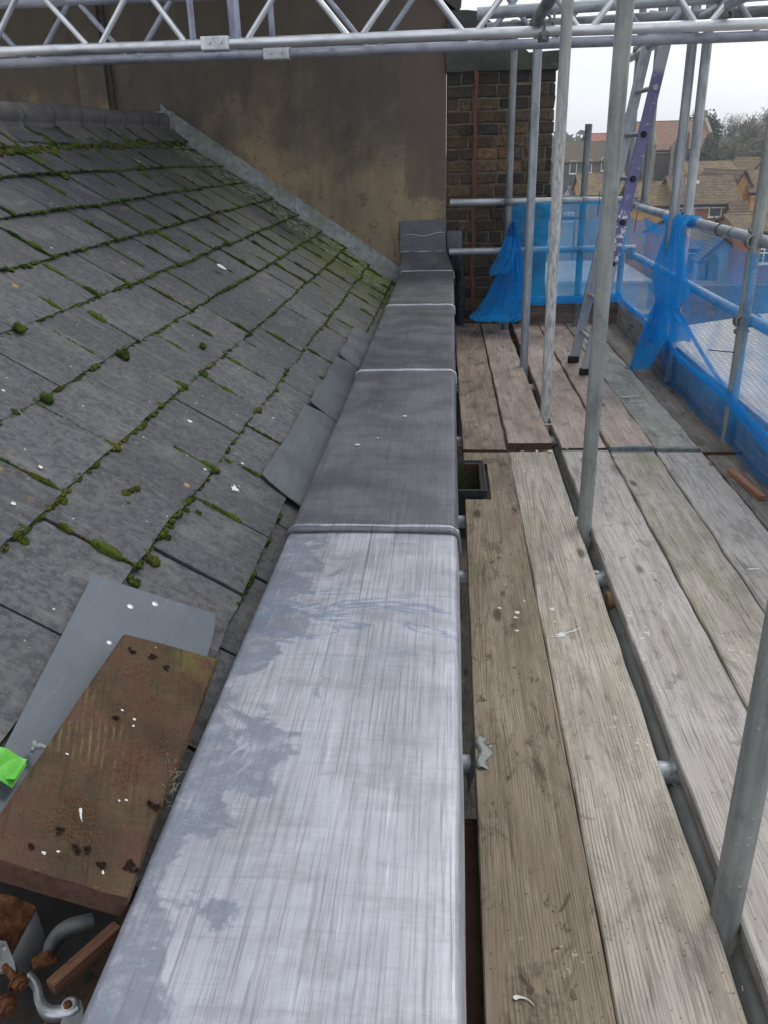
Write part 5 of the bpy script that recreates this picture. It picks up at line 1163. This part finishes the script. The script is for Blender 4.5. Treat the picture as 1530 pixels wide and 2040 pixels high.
# far row (laps over the near one)
board(.066, .300, 4.12, .036, .272, 7.70, 'b_far', 'dark brown far board beside the far end of the capping', seed=11, z=ZD + .012, z1=ZD + .004)
board(.305, .539, 4.17, .276, .510, 7.68, 'b_farpink', 'pinkish brown far board with thick red end, left of the gap', seed=12, z=ZD + .030, z1=ZD + .004)
board(.585, .825, 4.17, .555, .792, 7.66, 'b_farpink', 'pinkish far board right of the gap, where the rear poles stand', seed=13, z=ZD + .004)
board(.830, 1.058, 4.135, .795, 1.032, 7.66, 'b_farpink', 'brown far board under the ladder feet', seed=14, z=ZD + .020, z1=ZD + .004)
board(1.063, 1.296, 4.15, 1.036, 1.266, 7.66, 'b_fargrey', 'grey green far board with a whitish scuffed patch', seed=15, z=ZD + .006)
board(1.300, 1.499, 4.12, 1.270, 1.499, 7.66, 'b_dark', 'dark far board against the toe board', seed=16, z=ZD + .000)
# galvanised end bands on two boards
mb = MB(); mb.bbox((1.072, 4.146, ZD - .03), (1.290, 4.152, ZD + .009), .001); mb.bbox((1.072, 4.146, ZD + .0085), (1.290, 4.175, ZD + .0105), .0008)
mb.build('end_band', 'galv_dark', [o for o in C.objects if o.get('label', '').startswith('grey green far board')][0])
for o in [o for o in C.objects if o.name.startswith('scaffold_board') and o.get('group') == 'scaffold boards of the walkway' and ('silvery' in o['label'] or 'greenish near' in o['label'] or 'under the ladder' in o['label'])]:
    bb = [Vector(q) for q in o.bound_box]; x0_, x1_ = bb[0].x + .004, bb[6].x - .004; far_ = 'near' in o['label']; ye = (max(q.y for q in bb) if far_ else min(q.y for q in bb)); sg = -1 if far_ else 1
    mb = MB(); ya_, yb_ = sorted((ye - sg * .0015, ye + sg * .022)); mb.bbox((x0_, ya_, .0002), (x1_, yb_, .0014), .0005); y2_, y3_ = sorted((ye - sg * .0022, ye - sg * .0006)); mb.bbox((x0_, y2_, -.03), (x1_, y3_, .0012), .0005)
    mb.build('end_band', 'galv_dark', o, mat=o.matrix_world if False else wm(o))
# toe boards
def vboard(name, p0, p1, z0, z1, t, mat, label, seed, side=1):
    p0, p1 = Vector(p0), Vector(p1); ay = (p1 - p0).normalized(); az_ = Vector((-1 * side, 0, 0)) if abs(ay.y) > .5 else Vector((0, -1, 0)); az_ = (az_ - ay * az_.dot(ay)).normalized(); ax = ay.cross(az_)
    mt = Matrix((ax, ay, az_)).transposed().to_4x4(); mt.translation = (p0 + p1) / 2 + Vector((0, 0, (z0 + z1) / 2 - (p0.z + p1.z) / 2))
    return board_mesh(z1 - z0, (p1 - p0).length, t, seed, .003, 50, .0014, True, .003).build(name, [mat, M['endgrain']], mat=mt, label=label, cat='toe board', group='upright toe boards round the platform')
vboard('toe_board', (1.499, 3.05 + .0, 0), (1.499, 7.64, 0), -1.48, -1.20, .038, 'toe_pale', 'long toe board along the outer edge behind the blue net', 21)
vboard('toe_board', (1.505, -.6, 0), (1.505, 3.02, 0), -1.48, -1.20, .038, 'toe', 'near toe board running out of the picture at the right', 22)
vboard('toe_board', (.62, 7.655, 0), (1.50, 7.655, 0), -1.50, -1.185, .038, 'toe', 'dark brown toe board across the far end of the platform', 23)
# lower lift, seen through the gaps
for i in range(6): board(.06 + i * .24, .29 + i * .24, -1, .06 + i * .24, .29 + i * .24, 7.5, 'b_dark', 'dark board of the lower lift seen through the gaps, number %s from the wall' % ('one', 'two', 'three', 'four', 'five', 'six')[i] if False else 'dark board of the lower lift glimpsed through the gaps', z=-3.45, seed=30 + i, group='boards of the lower lift', name='scaffold_board')
# fascia on the wall side
mb = MB(); mb.bbox((.001, -.9, -1.70), (.085, 1.62, -1.545), .004); mb.build('fascia_strip', 'gut_board', label='red brown painted strip in the slot between capping and boards', cat='fascia')
# wooden bits on the boards
def small_block(name, px0, px1, w, t, mat, label, cat, z=ZD):
    a, b = onz(*px0, z + t), onz(*px1, z + t); ay = (b - a).normalized(); ax = ay.cross(Vector((0, 0, 1))); mt = Matrix((ax, ay, Vector((0, 0, 1)))).transposed().to_4x4(); mt.translation = (a + b) / 2
    return board_mesh(w, (b - a).length, t, 5, .001, 12, .0006).build(name, mat, mat=mt, label=label, cat=cat)
small_block('timber_offcut', (1455, 933), (1520, 988), .032, .02, 'offcut', 'short fresh pinkish timber batten lying on the dark board', 'batten')
small_block('cigarette_end', (1490, 1133), (1513, 1132), .006, .005, 'white_mark', 'small white cigarette end on the grey board', 'cigarette')
small_block('wood_chip', (1414, 917), (1417, 926), .008, .006, 'offcut', 'tiny wooden chip between two boards near the batten', 'chip')
# feather and paint splashes on boards
I3 = Matrix.Identity(3)
mk = MB()
def mark(px, py, r, seed, z=ZD + .0012, sx=1.0, sy=1.0, ang=0.0, sp=.8):
    rr_ = random.Random(seed); q = onz(px, py, z); n = 22; V = [q + Vector((0, 0, .0006))]
    for a in range(n):
        k_ = r * (1 + sp * (rr_.random() ** 2) - .3 * rr_.random()); x, y = math.cos(6.283 * a / n) * k_ * sx, math.sin(6.283 * a / n) * k_ * sy; V.append(q + Vector((x * math.cos(ang) - y * math.sin(ang), x * math.sin(ang) + y * math.cos(ang), 0)))
    mk.add(V, [(0, a + 1, (a + 1) % n + 1) for a in range(n)])
for q in ((995, 1211, .006, 1), (1030, 1220, .008, 2), (1027, 1230, .006, 3), (1100, 1213, .008, 4), (1118, 1265, .012, 5), (1105, 1238, .004, 6), (1030, 1256, .006, 7)): mark(*q)
mark(1135, 1259, .006, 9, sx=5.5, sy=.5, ang=.5); mark(1150, 1253, .004, 10, sx=4, sy=.5, ang=.5); mark(1105, 1268, .005, 10, sx=3, sy=.5, ang=-.1)
mk.build('paint_splashes', 'white_mark', label='small white paint splashes on the two boards beside the capping', kind='stuff')
mk = MB(); mark(1255, 790, .045, 20, ZD + .0085, 1.5, .7, .5, .9); mark(1268, 800, .03, 21, ZD + .0085, 1.6, .6, .3); mark(1095, 845, .012, 22, ZD + .035, 2, .6); mark(1275, 880, .012, 24, ZD + .021, 1.5, .7); mark(1300, 885, .012, 25, ZD + .009, 1.5, .7); mark(1198, 845, .010, 26, ZD + .021, 1.4, .8); mark(1128, 893, .008, 27)
M['chalk'] = simple('chalky_scuff', (.36, .37, .34), (.48, .49, .45), 60, .95); mk.build('white_scuffs', 'chalk', label='white scuff marks on the far boards near the joint', kind='stuff')
q = [onz(x, y, ZD + .004) for x, y in ((1024, 1990), (1030, 1986), (1045, 1988), (1056, 1994), (1064, 2003))]; mb = MB(); ribbon(mb, smooth_pts(q, 4), [.003, .007, .009, .009, .008, .006, .005, .004, .003, .0025, .002, .0018, .0016, .0014, .0012, .001, .0008], .0012); mb.build('feather', 'white_mark', label='small white curled feather on the brown board at the bottom', cat='feather')
mb = MB(); rc = random.Random(31)
for i in range(26):
    px, py = (rc.uniform(948, 1010), rc.uniform(1230, 1370)) if i < 9 else (rc.uniform(960, 1500), rc.uniform(950, 2000)); p0 = onz(px, py, ZD + .003); a = rc.uniform(.3, 1.4); d = Vector((math.cos(a), math.sin(a), 0)); l = rc.uniform(.010, .035) if i < 9 else rc.uniform(.004, .014); b_ = Vector((-d.y, d.x, 0)) * rc.uniform(-.004, .004)
    mb.tube([p0, p0 + d * l / 2 + b_, p0 + d * l], .0006, 4)
mb.build('dry_stalks', 'fibre', label='dry grass stalks scattered over the boards', kind='stuff')

# ------------------------------------------------------------------ scaffold tubes
IS = 'inner standards rising through the gap in the boards'
X_, Y_, Z_ = Vector((1, 0, 0)), Vector((0, 1, 0)), Vector((0, 0, 1))
stn = []
for y, x, mat, lab, zt in ((1.255, .565, 'galv_green', 'nearest dull grey standard cut off by the right edge of the picture', 1.6), (3.167, .560, 'galv_green', 'thick looking dull grey standard in front of the ladder', 1.9), (4.72, .557, 'galv_white', 'standard covered in peeling white paint at its lower half', 1.9), (5.96, .532, 'galv', 'slim grey standard left of the white flecked one, ending at the beam coupling', .80)):
    lean = {1.255: .0, 3.167: .0, 4.72: 0.0, 5.96: .0}[y]
    stn.append(pole('standard', (x, y, -4.2), (x + lean, y, zt), mat, label=lab, cat='scaffold pole', group=IS))
pole('standard', (.478, 7.40, -4.2), (.478, 7.40, .95), 'galv_dark', label='dark standard against the brick pier, farthest from the camera', cat='scaffold pole', group=IS)
OS = 'outer standards along the guard rails'
XO = 1.50
S1 = pole('standard', (1.462, 4.28, -4.2), (1.462, 4.28, 1.7), 'galv_green', label='outer standard at the right edge of the picture, seen through the net below', cat='scaffold pole', group=OS)
S2 = pole('standard', (1.395, 5.62, -.62), (1.395, 5.62, 1.6), 'galv', label='left one of the touching pair of outer poles', cat='scaffold pole', group=OS)
S3 = pole('standard', (1.47, 5.58, -4.2), (1.47, 5.58, 1.6), 'galv', label='right one of the touching pair of outer poles', cat='scaffold pole', group=OS)
S4 = pole('standard', (1.545, 7.2, -.45), (1.545, 7.2, 1.3), 'galv_dark', label='dark outer pole rising right behind the ladder from the top rail', cat='scaffold pole', group=OS)
S5 = pole('standard', (1.53, 7.85, -4.2), (1.53, 7.85, 1.3), 'galv_dark', label='dark far corner pole seen between the ladder stiles', cat='scaffold pole', group=OS)
S6 = pole('standard', (1.112, 7.52, -4.2), (1.112, 7.52, .21), 'galv_dark', label='short dark pole whose open top ends just above the far rail', cat='scaffold pole', group=OS)
RL = 'guard rails'
ZT, ZM = -.415, -.795
r1 = pole('guard_rail', (XO - .005, 2.2, ZT), (XO - .005, 7.72, ZT), 'galv', label='outer top guard rail with the blue net tied to it', cat='scaffold pole', group=RL)
r2 = pole('guard_rail', (XO + .01, 2.2, ZM), (XO + .01, 7.75, ZM), 'galv', label='outer middle guard rail seen through the blue net', cat='scaffold pole', group=RL)
r3 = pole('guard_rail', (-.012, 7.46, ZT + .05), (1.56, 7.46, ZT + .04), 'galv', label='top guard rail across the far end in front of the brick pier', cat='scaffold pole', group=RL)
r4 = pole('guard_rail', (-.015, 7.46, ZM + .03), (1.56, 7.46, ZM + .035), 'galv', label='middle guard rail across the far end, partly behind the net', cat='scaffold pole', group=RL)
for p_, a_, b_, rt in (((1.48, 4.28, ZT), Z_, Y_, r1), ((1.48, 4.28, ZM), Z_, Y_, r2), ((1.50, 5.62, ZT), Z_, Y_, r1), ((1.50, 5.60, ZM), Z_, Y_, r2), ((1.52, 7.2, ZT + .02), Z_, Y_, r1), ((1.52, 7.25, ZM), Z_, Y_, r2), ((.478, 7.43, ZT + .047), Z_, X_, r3), ((1.112, 7.49, ZT + .042), Z_, X_, r3), ((1.49, 7.46, ZT + .02), X_, Y_, r3), ((1.112, 7.49, ZM + .03), Z_, X_, r4), ((.478, 7.43, ZM + .03), Z_, X_, r4)): coupler(rt, p_, a_, b_)
for y in (6.72, 6.25, 4.72): 
    mb = MB(); mb.tube([(XO - .005, y, ZT), (XO - .005, y + .012, ZT)], TR + .002, 20); mb.build('tape_band', 'galv_dark', r1)
# ledgers and transoms
lg = pole('ledger', (.60, -.8, -1.545), (.62, 7.6, -1.545), 'galv_green', label='grey green ledger tube lying in the long gap under the boards', cat='scaffold pole')
pole('ledger', (1.40, -.8, -1.56), (1.40, 7.6, -1.56), 'galv_dark', label='outer ledger hidden under the boards', cat='scaffold pole')
for i, y in enumerate((5.65, 4.49, 3.36, 2.83, 1.76)):
    t = pole('transom', (.02, y, -1.497), (1.46, y, -1.497), 'galv', label=('farthest', 'second farthest', 'third, just before the hopper', 'fourth, just nearer than the cap joint', 'nearest')[i] + ' transom tube poking out between capping and boards', cat='scaffold pole', group='transoms under the boards')
    if i in (3, 4): coupler(t, (.61, y, -1.521), X_, Y_, 'galv')
mb = MB(); q = Vector((.575, 2.68, -1.50)); mb.tube([q, q + Vector((.03, 0, 0))], .030, 18); mb.build('wooden_tube_plug', 'cap_orange', label='orange brown wooden plug end in the long gap', cat='plug')
# board clips
def clipm(px, py, s, label):
    q = onz(px, py, ZD + .004); mb = MB(); mb.smooth = True; 
    mb.grid(lambda u, v: q + Vector((s * (-.5 + u * .45 * (1 - .2 * math.sin(v * 9))), s * (v - .5) * 1.0, s * (.28 * math.sin(math.pi * min(1, u * 1.0 + .15)) - (.9 * (1 - u) ** 2)))), 10, 8)
    mb.grid(lambda u, v: q + Vector((s * (-.5 + u * .45 * (1 - .2 * math.sin(v * 9))), s * (v - .5) * 1.0, -.003 + s * (.28 * math.sin(math.pi * min(1, u * 1.0 + .15)) - (.9 * (1 - u) ** 2)))), 10, 8)
    mb.build('board_clip', 'clip', label=label, cat='clip', group='torn grey clips on the board edge')
clipm(978, 1500, .12, 'near torn grey clip hooked over the brown board edge'); clipm(925, 775, .07, 'far small grey clip on the edge of the far board')
# hopper
hp_ = empty('rainwater_hopper', (.09, 3.72, -1.5), 'square black rainwater hopper in the notch of the board', 'hopper')
mb = MB(); x0, x1, y0, y1, zt, t = -.005, .160, 3.56, 3.95, -1.425, .012
for lo, hi in (((x0, y0), (x1, y0 + t)), ((x0, y1 - t), (x1, y1)), ((x1 - t, y0 + t), (x1, y1 - t)), ((x0, y0 + t), (x0 + t, y1 - t))): mb.bbox((lo[0], lo[1], zt - .25), (hi[0], hi[1], zt), .002)
for lo, hi in (((x0 - .012, y0 - .014), (x1 + .014, y0 - .001)), ((x1 + .001, y0 - .001), (x1 + .014, y1 + .001)), ((x0, y1 + .001), (x1 + .014, y1 + .012))): mb.bbox((lo[0], lo[1], zt - .03), (hi[0], hi[1], zt + .004), .003)
mb.build('box', 'hopper', hp_)
mb = MB()
mb.box((x1 - t - .003, y0 + t, zt - .24), (x1 - t - .0005, y1 - t, zt - .004)); mb.box((x0 + t, y1 - t - .003, zt - .24), (x1 - t - .004, y1 - t - .0005, zt - .004)); mb.box((x0 + t, y0 + t, zt - .245), (x1 - t, y1 - t, zt - .235)); mb.build('lining', 'hopper_in', hp_)

# upper ledgers and tubes by the beams
lu = pole('ledger', (.425, 4.95, .618), (.425, 1.2, .618), 'galv_dark', label='overhead ledger tube running from the beam coupling towards the camera', cat='scaffold pole')
coupler(lu, (.455, 5.0, .60), Y_, Z_, off=(.03, 0, 0)); coupler(lu, (.46, 4.86, .585), Y_, X_, off=(0, 0, -.03))
lo_ = pole('ledger', (1.36, 7.3, .655), (1.36, 1.0, .655), 'galv', label='overhead outer ledger tube crossing above the ladder', cat='scaffold pole')
coupler(lo_, (1.38, 7.0, .66), Y_, X_); coupler(lo_, (1.385, 5.6, .655), Y_, Z_, off=(.028, 0, 0)); coupler(lo_, (1.37, 4.93, .64), Y_, X_, off=(0, 0, .03))
ut = pole('transom', (.125, 4.97, .672), (2.6, 4.97, .735), 'galv', label='overhead tube lying across the beams with its open end above the pier', cat='scaffold pole')
ut2 = pole('transom', (.19, 5.35, .652), (2.6, 5.35, .70), 'galv_dark', label='darker overhead tube just behind the first one', cat='scaffold pole')
ut3 = pole('transom', (-2.6, 5.6, .93), (-1.2, 5.62, .93), 'galv_dark', label='dark tube behind the beams at the top left', cat='scaffold pole')
pole('brace', (-2.30, 6.2, 1.25), (-1.85, 5.2, .86), 'galv_dark', label='short slanting tube behind the beams at the upper left', cat='scaffold pole')
# wire hanging
mb = MB(); mb.tube([ony(1352, 0, 4.9), ony(1362, 25, 4.88), ony(1376, 65, 4.86)], .005, 8); mb.build('steel_pin', 'galv_dark', label='thin steel pin hanging beside the ladder top', cat='pin')

# ladder beams (lattice girders)
def beam(name, Y, zb, x0, x1, mat, dmat, verts, bots, label, sleeve=None, hgt=.30):
    root = empty(name, ((x0 + x1) / 2, Y, zb), label, 'scaffold beam', 'lattice beams across the top')
    pole('chord', (x0, Y, zb), (x1, Y, zb), mat, parent=root, r=.0265); pole('chord', (x0, Y, zb + hgt), (x1, Y, zb + hgt), mat, parent=root, r=.0265)
    for vx in verts: pole('post', (vx, Y, zb + .02), (vx - .0, Y, zb + hgt - .02), dmat, r=.0165, parent=root, seg=16)
    for a, b in bots:
        p0, p1 = Vector((a, Y, zb + .012)), Vector((b, Y, zb + hgt - .012)); pole('diagonal', p0, p1, mat, r=.0150, parent=root, seg=16)
    if sleeve is not None:
        mb = MB(); mb.bbox((sleeve - .075, Y - .034, zb - .034), (sleeve + .075, Y + .034, zb + .034), .008)
        for dx in (-.03, .03): mb.tube([(sleeve + dx, Y - .034, zb + .004), (sleeve + dx, Y - .042, zb + .004)], .010, 10)
        mb.build('joint_sleeve', 'zinc', root)
    return root
def zig(xs_):
    out = []
    for b in xs_: out += [(b - .035, b - .27), (b + .035, b + .27)]
    return out
beam('lattice_beam', 4.85, .567, -4.2, 3.0, 'alu', 'alu_blue', (-1.355, -1.115), [(-4.0, -3.75), (-3.35, -3.6), (-3.28, -3.05), (-2.7, -2.95), (-2.46, -2.24), (-1.925, -2.17), (-1.86, -1.64), (-1.40, -1.60), (-1.07, -.84)] + zig((-.505, .085, .665, 1.245, 1.83, 2.4)), 'bright aluminium lattice beam nearest to us across the top', sleeve=-1.235)
beam('lattice_beam', 5.30, .560, -4.2, 3.0, 'alu_back', 'alu_blue', (-1.25, -1.02), zig((-3.7, -3.1, -2.45, -1.85, -.45, .13, .52, 1.1, 1.7, 2.3)), 'duller blue tinged lattice beam just behind the bright one', sleeve=-1.0)
for y, x in ((5.0, -2.35),): 
    pass
# unseen sheet added above the rear part to shade the far wall
mb = MB(); N = 80; vs = []
for i in range(N + 1):
    x = -5.2 + 4.9 * i / N
    for y in (4.9, 7.6): vs.append((x, y, 1.72 + .012 * math.sin(i * 1.6) + (y - 4.9) * .10))
mb.add(vs, [(i * 2, i * 2 + 2, i * 2 + 3, i * 2 + 1) for i in range(N)]); b0 = len(mb.v)
mb.add([(q[0], q[1], q[2] - .006) for q in vs], [(i * 2, i * 2 + 2, i * 2 + 3, i * 2 + 1) for i in range(N)])
mb.build('shade_sheet', 'steelplate', label='added corrugated sheet out of view, shading the far wall from above', cat='roof')

# ladder
lad = empty('ladder', (1.0, 5.9, ZD), 'worn aluminium ladder with purple painted stile leaning on the outer ledger', 'ladder')
fA, fB = Vector((.905, 6.08, ZD + .02)), Vector((.935, 5.70, ZD + .02)); tA, tB = Vector((1.262, 6.08, .80)), Vector((1.298, 5.72, .80))
def stile(a, b, mat):
    mt = frame(a, b, up=(0, 1, 0)); L = (b - a).length; mb = MB(); w, t = .034, .013; mb.bbox((-w, -t, 0), (w, t, L), .004)
    return mb.build('stile', mat, lad, mat=mt)
s_a = stile(fA, tA, 'galv'); s_b = stile(fB, tB, 'purple')
par(s_a, lad); par(s_b, lad)
for i in range(8):
    t = .10 + i * .116; a, b = fA.lerp(tA, t), fB.lerp(tB, t); pole('rung', a + Vector((0, .02, 0)), b - Vector((0, .018, 0)), 'galv', r=.0145, parent=lad, seg=14)
    mb = MB(); mb.tube([b - Vector((0, .013, 0)), b - Vector((0, .026, 0))], [.020, .016], 14); mb.build('rung_end', 'rubber' if i != 6 else 'galv', lad)
for a in (fA, fB):
    mb = MB(); mb.bbox((a.x - .044, a.y - .020, ZD + .012), (a.x + .036, a.y + .020, ZD + .06), .008); mb.build('foot', 'rubber', lad)

# ------------------------------------------------------------------ debris net
def netgrid(name, fn, nu, nv, mat, label, su, sv, parent=None, **kw):
    mb = MB(); mb.smooth = True; mb.grid(fn, nu, nv); uv = [(i / nu * su, j_ / nv * sv) for j_ in range(nv + 1) for i in range(nu + 1)]
    if parent: return mb.build(name, mat, parent, uv=uv)
    return mb.build(name, mat, uv=uv, label=label, cat='net', group='pieces of blue debris netting', **kw)
def nse(*a): return noise.noise(Vector(a))
# far end panel
def f_far(u, v):
    x = .50 + .96 * u; zt = ZT + .015 + .02 * abs(math.sin(u * 7)); zb = -1.16 + .02 * nse(u * 4, 0, 0); z = zb + (zt - zb) * v
    return Vector((x, 7.40 + .018 * math.sin(u * 22 + v * 3) * (.4 + v * .6) + .02 * nse(u * 5, v * 3, 1), z))
nf = netgrid('debris_net', f_far, 90, 30, 'net', 'flat blue net panel across the far end of the platform', 1.0, .8)
netgrid('rolled_hem', lambda u, v: Vector((.46 + 1.0 * u, 7.385 - .02 * math.sin(v * 6.28) + .01 * math.sin(u * 19), -1.155 + .035 * math.cos(v * 6.28) + .018 * nse(u * 4, v, 0) - .02 * math.sin(u * 3.1))), 60, 10, 'net', None, 1, .2, parent=nf)
# long side panel
def side_bot(y):
    t = max(0, min(1, (6.1 - y) / .6)); return -1.19 * (1 - t) + -1.415 * t + .02 * nse(y * 3, 1, 1)
def f_side(u, v):
    y = 7.42 - 5.0 * u; sc = abs(math.sin((y - 7.42) * math.pi / .85)); zt = ZT - .030 - .05 * sc * (1 - .5 * (y < 5)); zb = side_bot(y); z = zb + (zt - zb) * v
    x = 1.452 + .018 * math.sin(y * 13 + v * 3) * (1 - abs(2 * v - 1)) * .8 + .022 * nse(y * 2, v * 3, 2) - .02 * (1 - v) ** 3
    if v < .25: x -= 0.0
    return Vector((x, y, z))
ns = netgrid('debris_net', f_side, 260, 40, 'net_thin', 'long see-through blue net panel hanging from the outer guard rail', 5.0, 1.0)
def bunch(u, v, path, r):      # gathered rope of net along a path
    n = len(path) - 1; t = u * n; i = min(n - 1, int(t)); p_ = path[i].lerp(path[i + 1], t - i); d = (path[i + 1] - path[i]).normalized(); a = d.orthogonal().normalized(); b = d.cross(a)
    rr_ = r * (1 + .5 * nse(u * 9, math.cos(v * 6.28), math.sin(v * 6.28))); return p_ + (a * math.cos(v * 6.28) + b * math.sin(v * 6.28)) * rr_
pth = smooth_pts([Vector((1.44, 5.75, -.86)), Vector((1.43, 5.2, -.98)), Vector((1.43, 4.5, -1.12)), Vector((1.43, 3.9, -1.19)), Vector((1.43, 3.0, -1.22))], 8)
netgrid('gathered_fold', lambda u, v: bunch(u, v, pth, .011), 60, 10, 'net', None, 3, .15, parent=ns)
pth2 = smooth_pts([Vector((1.44, 5.9, -1.13)), Vector((1.43, 5.2, -1.20)), Vector((1.43, 4.4, -1.19)), Vector((1.43, 3.4, -1.26)), Vector((1.43, 2.8, -1.2))], 8)
netgrid('gathered_fold', lambda u, v: bunch(u, v, pth2, .015), 60, 10, 'net', None, 3, .15, parent=ns)
pth3 = smooth_pts([Vector((1.44, 7.4, -1.12)), Vector((1.44, 6.9, -1.15)), Vector((1.44, 6.4, -1.14)), Vector((1.44, 6.0, -1.05)), Vector((1.44, 5.8, -.9))], 8)
netgrid('gathered_fold', lambda u, v: bunch(u, v, pth3, .014), 50, 10, 'net', None, 2, .15, parent=ns)
# gathered drapes from measured outlines
def drape(name, rows, mat, label, folds=5, amp=.02, layers=2, nu=50, nv=60, plane='x', seed=0, parent=None):
    """rows: (py, pxL, pxR, plane coordinate) from top to bottom"""
    L_, R_ = [], []
    for py, l, r, c in rows:
        f = (lambda x, y, c=c: onx(x, y, c)) if plane == 'x' else (lambda x, y, c=c: ony(x, y, c)); L_.append(f(l, py)); R_.append(f(r, py))
    Ls, Rs = smooth_pts(L_, 6), smooth_pts(R_, 6); n = len(Ls) - 1; nrm = Vector((-1, 0, 0)) if plane == 'x' else Vector((0, -1, 0)); first = None
    for la in range(layers):
        def fn(u, v, la=la):
            t = v * n; i = min(n - 1, int(t)); a = Ls[i].lerp(Ls[i + 1], t - i); b = Rs[i].lerp(Rs[i + 1], t - i); w = (b - a).length
            ph = seed + la * 1.7; uu = u + .04 * math.sin(u * 9 + v * 5 + ph); q = a.lerp(b, min(1, max(0, uu)))
            am = min(amp * 1.4, amp * .35 / max(w, .05) ** .5)
            q = q + Vector((0, 0, .03 * nse(u * 4 + seed, 3, la) * max(0, v - .6) * 2.5)); return q + nrm * (am * math.sin(u * 6.283 * folds + v * 3 + ph) + am * .6 * nse(u * 5 + ph, v * 4, 0) + .012 * la + (.03 * (1 - (2 * u - 1) ** 2)))
        o = netgrid(name if la == 0 and parent is None else 'fold', fn, nu, nv, mat, label, .5, 1.2, parent=parent if la == 0 else (first or parent)); first = first or (parent or o)
    return first
d1 = drape('net_drape', [(428, 1322, 1382, 1.445), (440, 1328, 1374, 1.43), (458, 1336, 1364, 1.42), (490, 1322, 1366, 1.41), (530, 1306, 1372, 1.40), (560, 1304, 1375, 1.39), (590, 1308, 1376, 1.38), (620, 1308, 1352, 1.37), (650, 1290, 1372, 1.36), (670, 1284, 1378, 1.35), (682, 1300, 1376, 1.34)], 'net_thick', 'gathered blue net bundle tied over the outer rail and hanging to the boards', 5, .02, 2)
drape('tail', [(600, 1312, 1345, 1.40), (640, 1290, 1332, 1.38), (680, 1275, 1322, 1.35), (715, 1262, 1308, 1.32), (735, 1257, 1298, 1.30)], 'net_thick', None, 3, .02, 2, parent=d1, seed=4)
# wrapped over the rail
netgrid('rail_wrap', lambda u, v: Vector((XO - .005 + math.cos(v * 5.6 - .6) * (.038 + .006 * nse(u * 6, v * 4, 1)), 5.95 - .55 * u + .02 * math.sin(v * 9), ZT + math.sin(v * 5.6 - .6) * (.038 + .006 * nse(u * 7, v * 3, 4)))), 40, 24, 'net_thick', None, .5, .25, parent=d1)
netgrid('rail_wrap', lambda u, v: Vector((1.46 - .02 * math.sin(u * 9), 6.75 - .85 * u, ZT - .02 - .05 * math.sin(u * 3.14) * (1 + v) - .03 * v)), 40, 8, 'net_thick', None, .8, .08, parent=d1)
d2 = drape('net_drape', [(440, 1020, 1026, 7.33), (458, 1012, 1030, 7.33), (500, 997, 1040, 7.32), (545, 990, 1046, 7.30), (560, 983, 1049, 7.29), (590, 968, 1053, 7.27), (618, 948, 1048, 7.22), (632, 934, 1043, 7.15), (640, 946, 1030, 7.08)], 'net', 'blue net bundle hanging like a skirt at the left end of the far rail', 6, .03, 2, plane='y', seed=2)
drape('tail', [(470, 1006, 1028, 7.28), (510, 990, 1026, 7.25), (536, 976, 1020, 7.24), (546, 974, 1012, 7.24)], 'net_thick', None, 2, .02, 1, plane='y', parent=d2, seed=1)
# cable ties
def tie(pts, label):
    mb = MB(); mb.tube(smooth_pts([Vector(q) for q in pts], 4), .0028, 6); mb.build('cable_tie', 'tie', label=label, cat='cable tie', group='black cable ties on the rails and net')
ringp = lambda y: [(XO - .005 + math.cos(a) * (TR + .003), y, ZT + math.sin(a) * (TR + .003)) for a in [i * .7 for i in range(10)]]
yy = onx(1427, 458, XO - .03).y
tie(ringp(yy) + [(XO - .04, yy + .02, ZT + .06), (XO - .05, yy + .10, ZT + .13)], 'tie sticking up from the top rail below the square white window')
y6 = onx(1270, 425, 1.45).y; tie([(1.45, y6, ZT - .02), onx(1265, 450, 1.44), onx(1262, 466, 1.43)], 'tie hanging below the top rail just right of the ladder')
tie([onx(1347, 448, 1.40), onx(1332, 470, 1.38), onx(1322, 488, 1.38)], 'tie slanting across the top of the gathered net bundle')
tie([onx(1371, 565, 1.40), onx(1362, 595, 1.38), onx(1351, 622, 1.37)], 'tie hanging from the middle rail on the net bundle')
tie([onx(1411, 697, 1.40), onx(1440, 700, 1.41), onx(1462, 702, 1.43)], 'tie lying level against the net above the toe board')
tie([ony(1194, 384, 7.40), ony(1193, 410, 7.39), ony(1190, 432, 7.38)], 'long tie hanging straight down in front of the grey house')

# ------------------------------------------------------------------ air
mb = MB(); mb.box((-880, -250, -13.4), (880, 560, 16))
hz = bpy.data.materials.new('haze'); hz.use_nodes = True; t = hz.node_tree; t.nodes.clear(); o_ = t.nodes.new('ShaderNodeOutputMaterial'); pv = t.nodes.new('ShaderNodeVolumePrincipled')
pv.inputs['Color'].default_value = (.93, .96, 1, 1); pv.inputs['Density'].default_value = .0008; t.links.new(pv.outputs[0], o_.inputs['Volume'])
M['haze'] = hz
mb.build('haze', 'haze', label='thin pale overcast haze', kind='stuff')
